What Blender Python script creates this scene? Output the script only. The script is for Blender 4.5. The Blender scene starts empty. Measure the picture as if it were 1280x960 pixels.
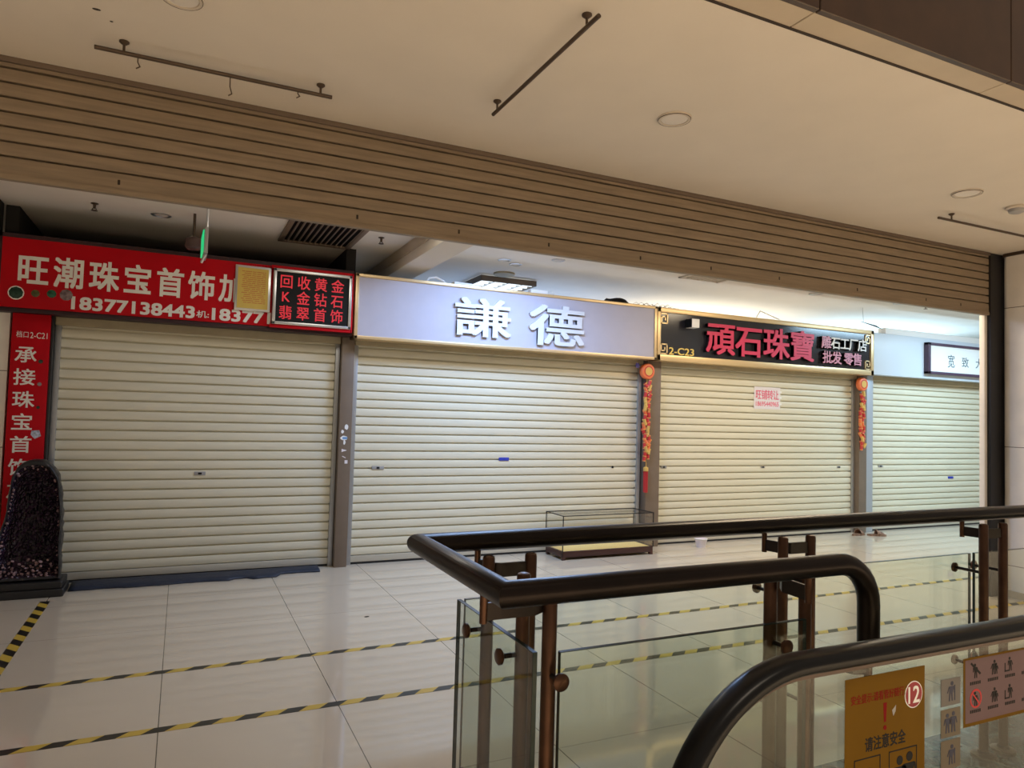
import bpy, bmesh, math, random
from mathutils import Vector, Matrix

# ------------------------------------------------------------------ camera
SC = bpy.context.scene
COL = SC.collection
random.seed(7)
cam = bpy.data.cameras.new('camera')
cam.sensor_width = 36.0
cam.lens = 36.0 * 878.06 / 1280.0
cam.clip_start = 0.02
camo = bpy.data.objects.new('camera', cam)
COL.objects.link(camo)
yaw, pit, rol = 0.438032632, 0.04339286, 0.028462893
f = Vector((math.sin(yaw) * math.cos(pit), math.cos(yaw) * math.cos(pit), math.sin(pit)))
r0 = Vector((math.cos(yaw), -math.sin(yaw), 0))
u0 = r0.cross(f)
rt = r0 * math.cos(rol) + u0 * math.sin(rol)
up = -r0 * math.sin(rol) + u0 * math.cos(rol)
M = Matrix((rt, up, -f)).transposed().to_4x4()
M.translation = Vector((0, 0, 1.6))
camo.matrix_world = M
SC.camera = camo

# ------------------------------------------------------------------ world, light, exposure
W = bpy.data.worlds.new('world')
SC.world = W
W.use_nodes = True
bg = W.node_tree.nodes['Background']
bg.inputs[0].default_value = (1.0, 0.84, 0.67, 1)
bg.inputs[1].default_value = 0.31
SC.view_settings.view_transform = 'Standard'
SC.view_settings.look = 'None'
SC.view_settings.gamma = 1.0
SC.view_settings.use_curve_mapping = False
SC.view_settings.exposure = 0.0


def area(name, loc, sx, sy, power, color, rot=(0, 0, 0), spread=180):
    l = bpy.data.lights.new(name, 'AREA')
    l.shape = 'RECTANGLE'
    l.size, l.size_y = sx, sy
    l.energy = power
    l.color = color
    l.spread = math.radians(spread)
    o = bpy.data.objects.new(name, l)
    o.location = loc
    o.rotation_euler = rot
    COL.objects.link(o)
    return o


WARM = (1.0, 0.80, 0.55)
NEUT = (1.0, 0.93, 0.80)
COOL = (0.52, 0.78, 1.0)
BLUE = (0.40, 0.60, 1.0)
# corridor ceiling lamps behind the half-closed shutter, then one added fill
area('corridor_lamp_or_fill', (3.1, 5.9, 3.27), 1.0, 0.6, 95, BLUE)
area('corridor_lamp_or_fill', (6.4, 5.2, 3.27), 1.6, 0.5, 68, WARM)
area('corridor_lamp_or_fill', (10.6, 5.4, 3.27), 2.0, 0.6, 150, COOL)
area('corridor_lamp_or_fill', (1.4, 5.4, 3.27), 0.9, 0.5, 15, NEUT)  # unseen fill added to lift the left shutter, floor and back ceiling
# unseen fill overhead, added to brighten the front ceiling by floor bounce
area('front_ceiling_fill', (4.0, -4.2, 7.5), 14.0, 5.0, 2350, (1.0, 0.84, 0.66), spread=64)
# glow of the lit shops, put in as unseen upward fill for their ceilings
area('shop_ceiling_fill', (4.2, 8.7, 2.2), 2.6, 0.4, 20, BLUE, rot=(math.pi, 0, 0))
area('shop_ceiling_fill', (7.4, 8.7, 2.2), 2.6, 0.4, 45, NEUT, rot=(math.pi, 0, 0))
area('shop_ceiling_fill', (11.2, 8.5, 2.2), 2.8, 0.4, 75, COOL, rot=(math.pi, 0, 0))

# ------------------------------------------------------------------ materials
MATS = {}


def mat(name, col, rough=0.5, metal=0.0, spec=0.5, var=0.0, vscale=6.0, bump=0.0, bscale=40.0,
        emit=None, estr=0.0, stretch=None, coat=0.0):
    if name in MATS:
        return MATS[name]
    m = bpy.data.materials.new(name)
    m.use_nodes = True
    nt = m.node_tree
    b = nt.nodes['Principled BSDF']
    b.inputs['Base Color'].default_value = (*col, 1)
    b.inputs['Roughness'].default_value = rough
    b.inputs['Metallic'].default_value = metal
    b.inputs['Specular IOR Level'].default_value = spec
    b.inputs['Coat Weight'].default_value = coat
    if emit:
        b.inputs['Emission Color'].default_value = (*emit, 1)
        b.inputs['Emission Strength'].default_value = estr
    tc = nt.nodes.new('ShaderNodeTexCoord')
    vec = tc.outputs['Object']
    if stretch:
        mp = nt.nodes.new('ShaderNodeMapping')
        mp.inputs['Scale'].default_value = stretch
        nt.links.new(vec, mp.inputs['Vector'])
        vec = mp.outputs[0]
    n = nt.nodes.new('ShaderNodeTexNoise')
    n.inputs['Scale'].default_value = vscale
    n.inputs['Detail'].default_value = 5
    nt.links.new(vec, n.inputs['Vector'])
    rmp = nt.nodes.new('ShaderNodeValToRGB')
    lo = [c * (1 - var) for c in col]
    hi = [min(1, c * (1 + var)) for c in col]
    rmp.color_ramp.elements[0].position = 0.3
    rmp.color_ramp.elements[1].position = 0.7
    rmp.color_ramp.elements[0].color = (*lo, 1)
    rmp.color_ramp.elements[1].color = (*hi, 1)
    nt.links.new(n.outputs['Fac'], rmp.inputs[0])
    nt.links.new(rmp.outputs[0], b.inputs['Base Color'])
    if bump > 0:
        n2 = nt.nodes.new('ShaderNodeTexNoise')
        n2.inputs['Scale'].default_value = bscale
        nt.links.new(vec, n2.inputs['Vector'])
        bp = nt.nodes.new('ShaderNodeBump')
        bp.inputs['Strength'].default_value = bump
        bp.inputs['Distance'].default_value = 0.01
        nt.links.new(n2.outputs['Fac'], bp.inputs['Height'])
        nt.links.new(bp.outputs[0], b.inputs['Normal'])
    MATS[name] = m
    return m


def glass_mat(name, tint, ior=1.45):
    m = bpy.data.materials.new(name)
    m.use_nodes = True
    nt = m.node_tree
    nt.nodes.clear()
    out = nt.nodes.new('ShaderNodeOutputMaterial')
    mix = nt.nodes.new('ShaderNodeMixShader')
    t = nt.nodes.new('ShaderNodeBsdfTransparent')
    t.inputs[0].default_value = (*tint, 1)
    g = nt.nodes.new('ShaderNodeBsdfGlossy')
    g.inputs['Roughness'].default_value = 0.02
    fr = nt.nodes.new('ShaderNodeFresnel')
    fr.inputs[0].default_value = ior
    geo = nt.nodes.new('ShaderNodeNewGeometry')
    ix = nt.nodes.new('ShaderNodeMix')            # same index on both faces of the thin sheet
    ix.inputs[2].default_value = ior
    ix.inputs[3].default_value = 1.0 / ior
    nt.links.new(geo.outputs['Backfacing'], ix.inputs[0])
    nt.links.new(ix.outputs[0], fr.inputs[0])
    nt.links.new(fr.outputs[0], mix.inputs[0])
    nt.links.new(t.outputs[0], mix.inputs[1])
    nt.links.new(g.outputs[0], mix.inputs[2])
    nt.links.new(mix.outputs[0], out.inputs[0])
    return m


def nmath(nt, op, a, b=None):
    n = nt.nodes.new('ShaderNodeMath')
    n.operation = op
    for i, v in enumerate((a, b)):
        if v is None:
            continue
        if isinstance(v, (int, float)):
            n.inputs[i].default_value = v
        else:
            nt.links.new(v, n.inputs[i])
    return n.outputs[0]


def floor_mat():
    m = bpy.data.materials.new('polished_tile')
    m.use_nodes = True
    nt = m.node_tree
    b = nt.nodes['Principled BSDF']
    g = nt.nodes.new('ShaderNodeNewGeometry')
    s = nt.nodes.new('ShaderNodeSeparateXYZ')
    nt.links.new(g.outputs['Position'], s.inputs[0])

    def line(c, off):
        a = nmath(nt, 'ADD', c, off)
        a = nmath(nt, 'DIVIDE', a, 0.875)
        a = nmath(nt, 'FRACT', a)
        a = nmath(nt, 'SUBTRACT', a, 0.5)
        a = nmath(nt, 'ABSOLUTE', a)
        return nmath(nt, 'GREATER_THAN', a, 0.5 - 0.0026)
    lx = line(s.outputs[0], 0.036 + 8.75)
    ly = line(s.outputs[1], -5.64 + 8.75)
    ly = nmath(nt, 'MULTIPLY', ly, 0.55)
    ln = nmath(nt, 'MAXIMUM', lx, ly)
    n = nt.nodes.new('ShaderNodeTexNoise')
    n.inputs['Scale'].default_value = 1.6
    n.inputs['Detail'].default_value = 6
    nt.links.new(g.outputs['Position'], n.inputs['Vector'])
    rp = nt.nodes.new('ShaderNodeValToRGB')
    rp.color_ramp.elements[0].color = (0.56, 0.48, 0.37, 1)
    rp.color_ramp.elements[1].color = (0.63, 0.55, 0.44, 1)
    nt.links.new(n.outputs[0], rp.inputs[0])
    mx = nt.nodes.new('ShaderNodeMix')
    mx.data_type = 'RGBA'
    mx.inputs[7].default_value = (0.10, 0.08, 0.06, 1)
    nt.links.new(ln, mx.inputs[0])
    nt.links.new(rp.outputs[0], mx.inputs[6])
    nt.links.new(mx.outputs[2], b.inputs['Base Color'])
    b.inputs['Roughness'].default_value = 0.05
    b.inputs['IOR'].default_value = 1.62
    b.inputs['Specular IOR Level'].default_value = 0.6
    return m


def tape_mat(name, axis, slant):
    m = bpy.data.materials.new(name)
    m.use_nodes = True
    nt = m.node_tree
    b = nt.nodes['Principled BSDF']
    g = nt.nodes.new('ShaderNodeNewGeometry')
    s = nt.nodes.new('ShaderNodeSeparateXYZ')
    nt.links.new(g.outputs['Position'], s.inputs[0])
    along, across = s.outputs[axis], s.outputs[1 - axis]
    a = nmath(nt, 'ADD', along, 50.0)
    a = nmath(nt, 'ADD', a, nmath(nt, 'MULTIPLY', across, slant))
    a = nmath(nt, 'FRACT', nmath(nt, 'DIVIDE', a, 0.212))
    k = nmath(nt, 'LESS_THAN', a, 0.5)
    mx = nt.nodes.new('ShaderNodeMix')
    mx.data_type = 'RGBA'
    mx.inputs[6].default_value = (0.58, 0.40, 0.06, 1)
    mx.inputs[7].default_value = (0.012, 0.012, 0.010, 1)
    nt.links.new(k, mx.inputs[0])
    nt.links.new(mx.outputs[2], b.inputs['Base Color'])
    b.inputs['Roughness'].default_value = 0.35
    return m


def marble_mat():
    m = bpy.data.materials.new('dark_green_marble')
    m.use_nodes = True
    nt = m.node_tree
    b = nt.nodes['Principled BSDF']
    tc = nt.nodes.new('ShaderNodeTexCoord')
    n = nt.nodes.new('ShaderNodeTexNoise')
    n.inputs['Scale'].default_value = 14
    n.inputs['Detail'].default_value = 9
    n.inputs['Distortion'].default_value = 0.8
    nt.links.new(tc.outputs['Object'], n.inputs['Vector'])
    rp = nt.nodes.new('ShaderNodeValToRGB')
    rp.color_ramp.elements[0].position = 0.4
    rp.color_ramp.elements[1].position = 0.7
    rp.color_ramp.elements[0].color = (0.012, 0.022, 0.020, 1)
    rp.color_ramp.elements[1].color = (0.10, 0.15, 0.13, 1)
    nt.links.new(n.outputs[0], rp.inputs[0])
    nt.links.new(rp.outputs[0], b.inputs['Base Color'])
    b.inputs['Roughness'].default_value = 0.12
    return m


def geode_mat():
    m = bpy.data.materials.new('amethyst_crystal')
    m.use_nodes = True
    nt = m.node_tree
    b = nt.nodes['Principled BSDF']
    tc = nt.nodes.new('ShaderNodeTexCoord')
    v = nt.nodes.new('ShaderNodeTexVoronoi')
    v.inputs['Scale'].default_value = 42
    nt.links.new(tc.outputs['Object'], v.inputs['Vector'])
    rp = nt.nodes.new('ShaderNodeValToRGB')
    rp.color_ramp.elements[0].color = (0.006, 0.003, 0.007, 1)
    rp.color_ramp.elements[1].color = (0.035, 0.014, 0.034, 1)
    sp = nt.nodes.new('ShaderNodeSeparateColor')
    nt.links.new(v.outputs['Color'], sp.inputs[0])
    nt.links.new(sp.outputs[0], rp.inputs[0])
    nt.links.new(rp.outputs[0], b.inputs['Base Color'])
    bp = nt.nodes.new('ShaderNodeBump')
    bp.inputs['Strength'].default_value = 0.9
    bp.inputs['Distance'].default_value = 0.02
    nt.links.new(v.outputs['Distance'], bp.inputs['Height'])
    nt.links.new(bp.outputs[0], b.inputs['Normal'])
    b.inputs['Roughness'].default_value = 0.25
    return m


m_ceil = mat('ceiling_plaster', (0.70, 0.63, 0.53), 0.9, var=0.02, vscale=3, bump=0.05, bscale=120)
m_ceil2 = mat('corridor_ceiling_paint', (0.82, 0.77, 0.69), 0.9, var=0.02, vscale=3)
m_stone = mat('beige_stone_panel', (0.92, 0.86, 0.78), 0.35, var=0.05, vscale=5)
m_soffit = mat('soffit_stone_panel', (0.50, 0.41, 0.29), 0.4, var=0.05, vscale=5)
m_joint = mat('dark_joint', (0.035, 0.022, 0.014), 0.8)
m_fascia = mat('brown_fascia_panel', (0.048, 0.024, 0.011), 0.35, var=0.18, vscale=9)
m_overhead = mat('grey_brown_shutter_paint', (0.24, 0.18, 0.12), 0.55, var=0.16, vscale=5, stretch=(0.6, 1, 9), bump=0.06, bscale=60)
m_black = mat('black_metal', (0.012, 0.011, 0.012), 0.45)
m_cream = mat('cream_shutter_paint', (0.74, 0.69, 0.53), 0.42, var=0.035, vscale=4, stretch=(0.5, 1, 6))
m_header = mat('beige_header_metal', (0.40, 0.33, 0.20), 0.5, var=0.08, vscale=8)
m_post = mat('taupe_post_metal', (0.19, 0.14, 0.10), 0.45, var=0.07, vscale=7)
m_rail = mat('dull_steel_guide', (0.42, 0.42, 0.42), 0.4, metal=0.6)
m_bronze = mat('bronze_tube', (0.085, 0.040, 0.022), 0.34, metal=0.75, var=0.2, vscale=14)
m_dkbronze = mat('dark_bronze_rail', (0.013, 0.008, 0.006), 0.33, metal=0.6, spec=0.35, var=0.2, vscale=9)
m_bracket = mat('dark_bracket_metal', (0.022, 0.014, 0.011), 0.4, metal=0.5)
m_belt = mat('black_rubber_handrail', (0.004, 0.004, 0.0045), 0.30, spec=0.28)
m_red = mat('red_sign_face', (0.52, 0.002, 0.009), 0.5, spec=0.15, var=0.06, vscale=4)
m_white = mat('white_lettering', (0.86, 0.83, 0.76), 0.5)
m_whitep = mat('white_paint', (0.88, 0.88, 0.86), 0.5)
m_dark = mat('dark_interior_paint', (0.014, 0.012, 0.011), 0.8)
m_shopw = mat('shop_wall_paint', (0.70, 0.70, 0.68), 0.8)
m_silver = mat('silver_frame', (0.62, 0.62, 0.62), 0.3, metal=0.85)
m_gold = mat('gold_frame', (0.74, 0.55, 0.30), 0.35, metal=0.55)
m_goldtext = mat('gold_lettering', (0.85, 0.62, 0.16), 0.35, metal=0.3)
m_lilac = mat('pale_lilac_sign_face', (0.49, 0.47, 0.54), 0.55, var=0.02, vscale=9)
m_blacksign = mat('glossy_black_sign', (0.018, 0.018, 0.024), 0.16)
m_redletter = mat('crimson_letter_face', (0.60, 0.035, 0.10), 0.4)
m_pink = mat('pale_pink_letter', (0.66, 0.28, 0.38), 0.4)
m_led = mat('red_led', (0.35, 0.01, 0.02), 0.5, emit=(1.0, 0.03, 0.05), estr=0.42)
m_yellow = mat('yellow_paper', (0.68, 0.49, 0.10), 0.6, var=0.04)
m_redink = mat('red_ink', (0.52, 0.03, 0.03), 0.6)
m_dredink = mat('dark_red_ink', (0.20, 0.004, 0.004), 0.6, spec=0.1)
m_blackink = mat('black_ink', (0.010, 0.010, 0.010), 0.6, spec=0.2)
m_paper = mat('white_paper', (0.82, 0.76, 0.78), 0.7)
m_pinkink = mat('faded_red_ink', (0.80, 0.13, 0.22), 0.6)
m_blue = mat('blue_sticker', (0.03, 0.05, 0.42), 0.5)
m_tarp = mat('navy_tarpaulin', (0.010, 0.018, 0.040), 0.5, bump=0.5, bscale=25)
m_glass = glass_mat('greenish_glass', (0.88, 0.91, 0.87))
m_glassedge = mat('dark_glass_edge', (0.02, 0.035, 0.03), 0.15)
m_clear = glass_mat('clear_case_glass', (0.985, 0.985, 0.98))
m_wood = mat('dark_red_wood', (0.055, 0.018, 0.013), 0.35)
m_sand = mat('yellow_cloth', (0.88, 0.68, 0.26), 0.8)
m_lamp = mat('lamp_diffuser', (0.72, 0.67, 0.60), 0.5)
m_ring = mat('lamp_ring', (0.60, 0.52, 0.42), 0.4)
m_pipe = mat('dark_pipe_paint', (0.085, 0.055, 0.035), 0.4, metal=0.4)
m_vent = mat('vent_frame_metal', (0.19, 0.14, 0.10), 0.5)
m_rock = mat('black_rock_shell', (0.016, 0.015, 0.018), 0.4, var=0.4, vscale=12, bump=0.8, bscale=22)
m_geode = geode_mat()
m_crystal = mat('pinkish_crystal', (0.32, 0.20, 0.20), 0.25, var=0.5, vscale=30)
m_grout = mat('grout', (0.16, 0.12, 0.09), 0.8)
m_floor = floor_mat()
m_marble = marble_mat()
m_orange = mat('orange_plastic', (0.85, 0.20, 0.07), 0.4)
m_fred = mat('firecracker_red', (0.58, 0.04, 0.04), 0.4)
m_fyel = mat('firecracker_gold', (0.72, 0.46, 0.12), 0.4)
m_green = mat('exit_green', (0.0, 0.30, 0.10), 0.4, emit=(0.05, 1.0, 0.35), estr=0.5)
m_ysign = mat('amber_sign_sheet', (0.15, 0.075, 0.002), 0.6, spec=0.1, var=0.04)
m_psign = mat('mauve_sign_sheet', (0.16, 0.105, 0.11), 0.6, spec=0.15)
m_grey = mat('grey_plastic', (0.35, 0.34, 0.33), 0.5)
m_brown = mat('brown_litter', (0.22, 0.13, 0.085), 0.7, var=0.5, vscale=30)

# ------------------------------------------------------------------ geometry helpers
WL = {}          # world location of every object that may be a parent


class B:
    """collects shapes in world coordinates, then becomes ONE mesh object"""

    def __init__(self):
        self.bm = bmesh.new()

    def box(self, x0, x1, y0, y1, z0, z1, bev=0.0, seg=2, rz=0.0):
        r = bmesh.ops.create_cube(self.bm, size=1.0)
        vs = r['verts']
        c = Vector(((x0 + x1) / 2, (y0 + y1) / 2, (z0 + z1) / 2))
        R = Matrix.Rotation(rz, 3, 'Z')
        for v in vs:
            v.co = c + R @ Vector((v.co.x * (x1 - x0), v.co.y * (y1 - y0), v.co.z * (z1 - z0)))
        if bev > 0:
            es = list({e for v in vs for e in v.link_edges})
            bmesh.ops.bevel(self.bm, geom=es, offset=bev, segments=seg, affect='EDGES', profile=0.6)
        return self

    def tube(self, pts, r, seg=16, caps=True, taper=None):
        pts = [Vector(p) for p in pts]
        n = len(pts)
        ds = [(pts[i + 1] - pts[i]).normalized() for i in range(n - 1)]
        d = ds[0]
        a = Vector((0, 0, 1)) if abs(d.z) < 0.9 else Vector((1, 0, 0))
        u = d.cross(a).normalized()
        w = d.cross(u).normalized()
        rings = []
        for i in range(n):
            din = ds[max(0, i - 1)]
            dout = ds[min(n - 2, i)]
            nn = (din + dout).normalized()
            rr = r if taper is None else taper[i]
            ring = []
            for k in range(seg):
                t = 2 * math.pi * k / seg
                c = (u * math.cos(t) + w * math.sin(t)) * rr
                s = -(c.dot(nn)) / max(0.2, din.dot(nn))
                ring.append(self.bm.verts.new(pts[i] + c + din * s))
            rings.append(ring)
            if i < n - 1 and i > 0:
                q = din.rotation_difference(dout)
                u = q @ u
                w = q @ w
        for i in range(n - 1):
            for k in range(seg):
                self.bm.faces.new((rings[i][k], rings[i][(k + 1) % seg], rings[i + 1][(k + 1) % seg], rings[i + 1][k]))
        if caps:
            self.bm.faces.new(rings[0][::-1])
            self.bm.faces.new(rings[-1])
        return self

    def lathe(self, prof, origin, axis='Z', seg=28, closed=True):
        """prof: list of (radius, height along axis)"""
        o = Vector(origin)
        rings = []
        for (rr, h) in prof:
            ring = []
            for k in range(seg):
                t = 2 * math.pi * k / seg
                a, b = rr * math.cos(t), rr * math.sin(t)
                if axis == 'Z':
                    p = Vector((a, b, h))
                elif axis == 'Y':
                    p = Vector((b, h, a))
                else:
                    p = Vector((h, a, b))
                ring.append(self.bm.verts.new(o + p))
            rings.append(ring)
        for i in range(len(prof) - 1):
            for k in range(seg):
                self.bm.faces.new((rings[i][k], rings[i][(k + 1) % seg], rings[i + 1][(k + 1) % seg], rings[i + 1][k]))
        if closed:
            self.bm.faces.new(rings[0][::-1])
            self.bm.faces.new(rings[-1])
        return self

    def prism(self, poly, off0, off1):
        """poly: closed list of world points; swept from +off0 to +off1"""
        o0, o1 = Vector(off0), Vector(off1)
        a = [self.bm.verts.new(Vector(p) + o0) for p in poly]
        b = [self.bm.verts.new(Vector(p) + o1) for p in poly]
        n = len(poly)
        self.bm.faces.new(a)
        self.bm.faces.new(b[::-1])
        for i in range(n):
            self.bm.faces.new((a[i], b[i], b[(i + 1) % n], a[(i + 1) % n]))
        return self

    def ribbon(self, prof, x0, x1):
        """prof: (y, z) polyline swept along X"""
        a = [self.bm.verts.new((x0, y, z)) for y, z in prof]
        b = [self.bm.verts.new((x1, y, z)) for y, z in prof]
        for i in range(len(prof) - 1):
            self.bm.faces.new((a[i], b[i], b[i + 1], a[i + 1]))
        return self

    def strip(self, plan, z0, z1, th):
        """flat bar following a plan polyline, standing on edge"""
        pts = [Vector((p[0], p[1], 0)) for p in plan]
        L, R = [], []
        for i, p in enumerate(pts):
            d1 = (pts[i] - pts[i - 1]).normalized() if i > 0 else (pts[1] - pts[0]).normalized()
            d2 = (pts[i + 1] - pts[i]).normalized() if i < len(pts) - 1 else d1
            d = (d1 + d2).normalized()
            nrm = Vector((-d.y, d.x, 0)) * (th / 2)
            L.append(p + nrm)
            R.append(p - nrm)
        poly = L + R[::-1]
        return self.prism([(q.x, q.y, z0) for q in poly], (0, 0, 0), (0, 0, z1 - z0))

    def glyphs(self, text, cx, cz, w, h, y, depth=0.004, bold=0.0, fit=False):
        """text standing in the XZ plane, facing -Y; centre (cx, cz); each em w x h, or fitted to w x h"""
        cu = bpy.data.curves.new('lettering', 'FONT')
        cu.body = text
        cu.size = 1.0
        cu.offset = 0.0
        cu.resolution_u = 3
        cu.fill_mode = 'BOTH'
        cu.extrude = 0.5
        o = bpy.data.objects.new('lettering', cu)
        COL.objects.link(o)
        dg = bpy.context.evaluated_depsgraph_get()
        me = bpy.data.meshes.new_from_object(o.evaluated_get(dg))
        bpy.data.objects.remove(o)
        bpy.data.curves.remove(cu)
        xs = [v.co.x for v in me.vertices]
        ys = [v.co.y for v in me.vertices]
        if fit:
            bx0, bx1, by0, by1 = min(xs), max(xs), min(ys), max(ys)
        else:
            n = len(text)
            bx0, bx1, by0, by1 = 0.03, n - 0.03, -0.08, 0.84
            w = w * n
        sx, sz = w / (bx1 - bx0), h / (by1 - by0)
        for v in me.vertices:
            p = v.co.copy()
            v.co = Vector((cx + (p.x - (bx0 + bx1) / 2) * sx, y - (p.z + 0.5) * depth,
                           cz + (p.y - (by0 + by1) / 2) * sz))
        k = bold * 0.55
        if bold > 0:                       # a heavier weight: strokes overlaid with small shifts
            shifts = [(k, k), (-k, k), (k, -k), (-k, -k)]
        else:
            shifts = [(0, 0)]
        base = [v.co.copy() for v in me.vertices]
        for i, (a, c) in enumerate(shifts):
            for v, p in zip(me.vertices, base):
                v.co = (p.x + a * sx, p.y - i * depth * 0.01, p.z + c * sz)
            self.bm.from_mesh(me)
        bpy.data.meshes.remove(me)
        return self

    def build(self, name, material, parent=None, loc=None, smooth=True, angle=0.6, recalc=True, label=None):
        bm = self.bm
        if recalc:
            bmesh.ops.recalc_face_normals(bm, faces=bm.faces[:])
        vs = bm.verts
        if parent is None:
            if loc is None:
                xs = [v.co.x for v in vs]
                ys = [v.co.y for v in vs]
                zs = [v.co.z for v in vs]
                loc = ((min(xs) + max(xs)) / 2, (min(ys) + max(ys)) / 2, min(zs))
            org = Vector(loc)
        else:
            org = WL[parent.name]
        for v in vs:
            v.co -= org
        me = bpy.data.meshes.new(name)
        bm.to_mesh(me)
        bm.free()
        me.materials.append(material)
        if smooth:
            for p in me.polygons:
                p.use_smooth = True
            me.set_sharp_from_angle(angle=angle)
        o = bpy.data.objects.new(name, me)
        COL.objects.link(o)
        if parent is None:
            o.location = org
        else:
            o.parent = parent
        WL[o.name] = org.copy()
        if label:
            o['label'] = label
        return o


def thing(name, loc, label, cat, group=None):
    o = bpy.data.objects.new(name, None)
    o.empty_display_size = 0.1
    COL.objects.link(o)
    o.location = loc
    WL[o.name] = Vector(loc)
    o['label'] = label
    o['category'] = cat
    if group:
        o['group'] = group
    return o


def tag(o, label, cat, group=None):
    o['label'] = label
    o['category'] = cat
    if group:
        o['group'] = group
    return o


def struct(o, label, cat):
    o['kind'] = 'structure'
    o['label'] = label
    o['category'] = cat
    return o


def copy_thing(root, delta, label):
    r = root.copy()
    COL.objects.link(r)
    r.location = Vector(root.location) + Vector(delta)
    WL[r.name] = WL[root.name] + Vector(delta)
    r['label'] = label
    for ch in [c for c in COL.objects if c.parent == root]:
        c = ch.copy()
        COL.objects.link(c)
        c.parent = r
        for g in [k for k in COL.objects if k.parent == ch]:
            d = g.copy()
            COL.objects.link(d)
            d.parent = c
    return r


# ================================================================== SETTING
CZ = 3.3
FY = 7.36          # shutter plane
SY = 7.10          # sign faces

fl = B().box(-6, 16, -4, 12, -0.2, 0).build('floor', m_floor)
struct(fl, 'polished cream tile floor reflecting the shutters', 'floor')
mb = B().box(0.70, 9.0, 0.9, 2.41, -0.004, 0.003)
struct(mb.build('trim_1', m_marble), 'dark green marble border under the glass railing', 'floor border')

c1 = B().box(-6, 16, 2.20, 4.30, CZ, CZ + 0.15)
struct(c1.build('ceiling', m_ceil), 'flat beige plaster ceiling in front of the half-lowered shutter', 'ceiling')
c2 = B().box(-6, 16, 4.30, 11.5, CZ, CZ + 0.15)
struct(c2.build('ceiling_back', m_ceil2), 'pale ceiling behind the half-lowered shutter and above the shops', 'ceiling')

# stone soffit strip along the opening and fascia above it
s = B()
x = -3.0 - 0.3
xs = [2.3 - 1.3 * 5 + 1.3 * i for i in range(14)]
for a in xs:
    s.box(a + 0.003, a + 1.297, 2.062, 2.186, CZ, CZ + 0.03, 0.002, 1)
sf = s.build('trim_2', m_soffit)
struct(sf, 'beige stone strip edging the ceiling opening', 'ceiling trim')
B().box(-4.2, 14, 2.07, 2.18, CZ + 0.012, CZ + 0.10).build('joint_backing', m_joint, sf)
B().box(-4.2, 14, 2.184, 2.1995, CZ - 0.003, CZ + 0.05).build('shadow_gap_strip', m_joint, sf, label='dark strip standing in for the shaded gap between stone strip and plaster')  # dark strip in place of the shade inside the open gap
s = B()
for a in xs:
    s.box(a + 0.003, a + 1.297, 2.03, 2.06, CZ - 0.004, CZ + 1.5, 0.003, 1)
fa = s.build('trim_3', m_fascia)
struct(fa, 'tall brown panel fascia rising above the ceiling edge', 'fascia')
B().box(-4.2, 14, 2.062, 2.10, CZ + 0.10, CZ + 1.5).build('joint_backing', m_joint, fa)

# pillar at the right
def rounded(x0, x1, y0, y1, z0, z1, r):
    P = []
    for cx, cy, a0 in ((x1 - r, y1 - r, 0), (x0 + r, y1 - r, 90), (x0 + r, y0 + r, 180), (x1 - r, y0 + r, 270)):
        for k in range(6):
            a_ = math.radians(a0 + 18 * k)
            P.append((cx + r * math.cos(a_), cy + r * math.sin(a_), z0))
    return B().prism(P, (0, 0, 0), (0, 0, z1 - z0))


pl = rounded(7.2, 8.5, 2.6, 4.15, 0, CZ, 0.05).build('wall_right', m_stone)
struct(pl, 'beige stone clad pillar at the right end of the half-lowered shutter', 'pillar')
for z in (2.767, 1.424, 0.30):
    rounded(7.1988, 8.5012, 2.5988, 4.1512, z - 0.003, z + 0.003, 0.05).build('joint', m_grout, pl)
rounded(7.185, 8.515, 2.585, 4.153, 0, 0.065, 0.05).build('plinth', m_soffit, pl)
rounded(7.18, 8.52, 2.58, 4.153, CZ - 0.03, CZ - 0.001, 0.05).build('top_moulding', m_fascia, pl)

# left wall beside the first shop
wl = B().box(-6, -1.36, 7.24, 7.34, 0, 2.36)
wlo = wl.build('wall_left', m_stone)
struct(wlo, 'beige tiled wall left of the red vertical sign', 'wall')
b = B()
for z in (0.55, 1.20, 1.85, 2.5):
    b.box(-6, -1.36, 7.2385, 7.245, z - 0.003, z + 0.003)
b.build('tile_joint', m_grout, wlo)

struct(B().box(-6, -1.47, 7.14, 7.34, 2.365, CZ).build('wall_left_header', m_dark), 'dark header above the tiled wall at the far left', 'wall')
co = bpy.data.objects['ceiling']
for (sx, sy, w, h) in ((-0.40, 3.33, 0.028, 0.012), (-0.41, 3.47, 0.034, 0.018), (-0.36, 3.55, 0.014, 0.010)):
    B().prism([(sx + w / 2 * math.cos(k * 0.7), sy + h / 2 * math.sin(k * 0.7), CZ) for k in range(9)], (0, 0, 0.001), (0, 0, -0.0012)).build('ceiling_hole', m_joint, co, label='small dark hole in the plaster')
# shop interiors: a dark one at the left, pale ones behind the other signs
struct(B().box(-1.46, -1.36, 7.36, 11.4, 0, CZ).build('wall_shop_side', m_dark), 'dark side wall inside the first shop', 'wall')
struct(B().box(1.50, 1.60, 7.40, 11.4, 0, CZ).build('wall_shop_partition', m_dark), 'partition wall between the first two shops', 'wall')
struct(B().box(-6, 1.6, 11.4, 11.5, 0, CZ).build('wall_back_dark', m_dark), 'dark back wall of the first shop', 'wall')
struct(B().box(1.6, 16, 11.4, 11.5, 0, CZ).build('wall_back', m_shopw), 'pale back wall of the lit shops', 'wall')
struct(B().box(15.9, 16, 4.3, 11.5, 0, CZ).build('wall_far_right', m_shopw), 'pale wall closing the corridor on the right', 'wall')

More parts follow.
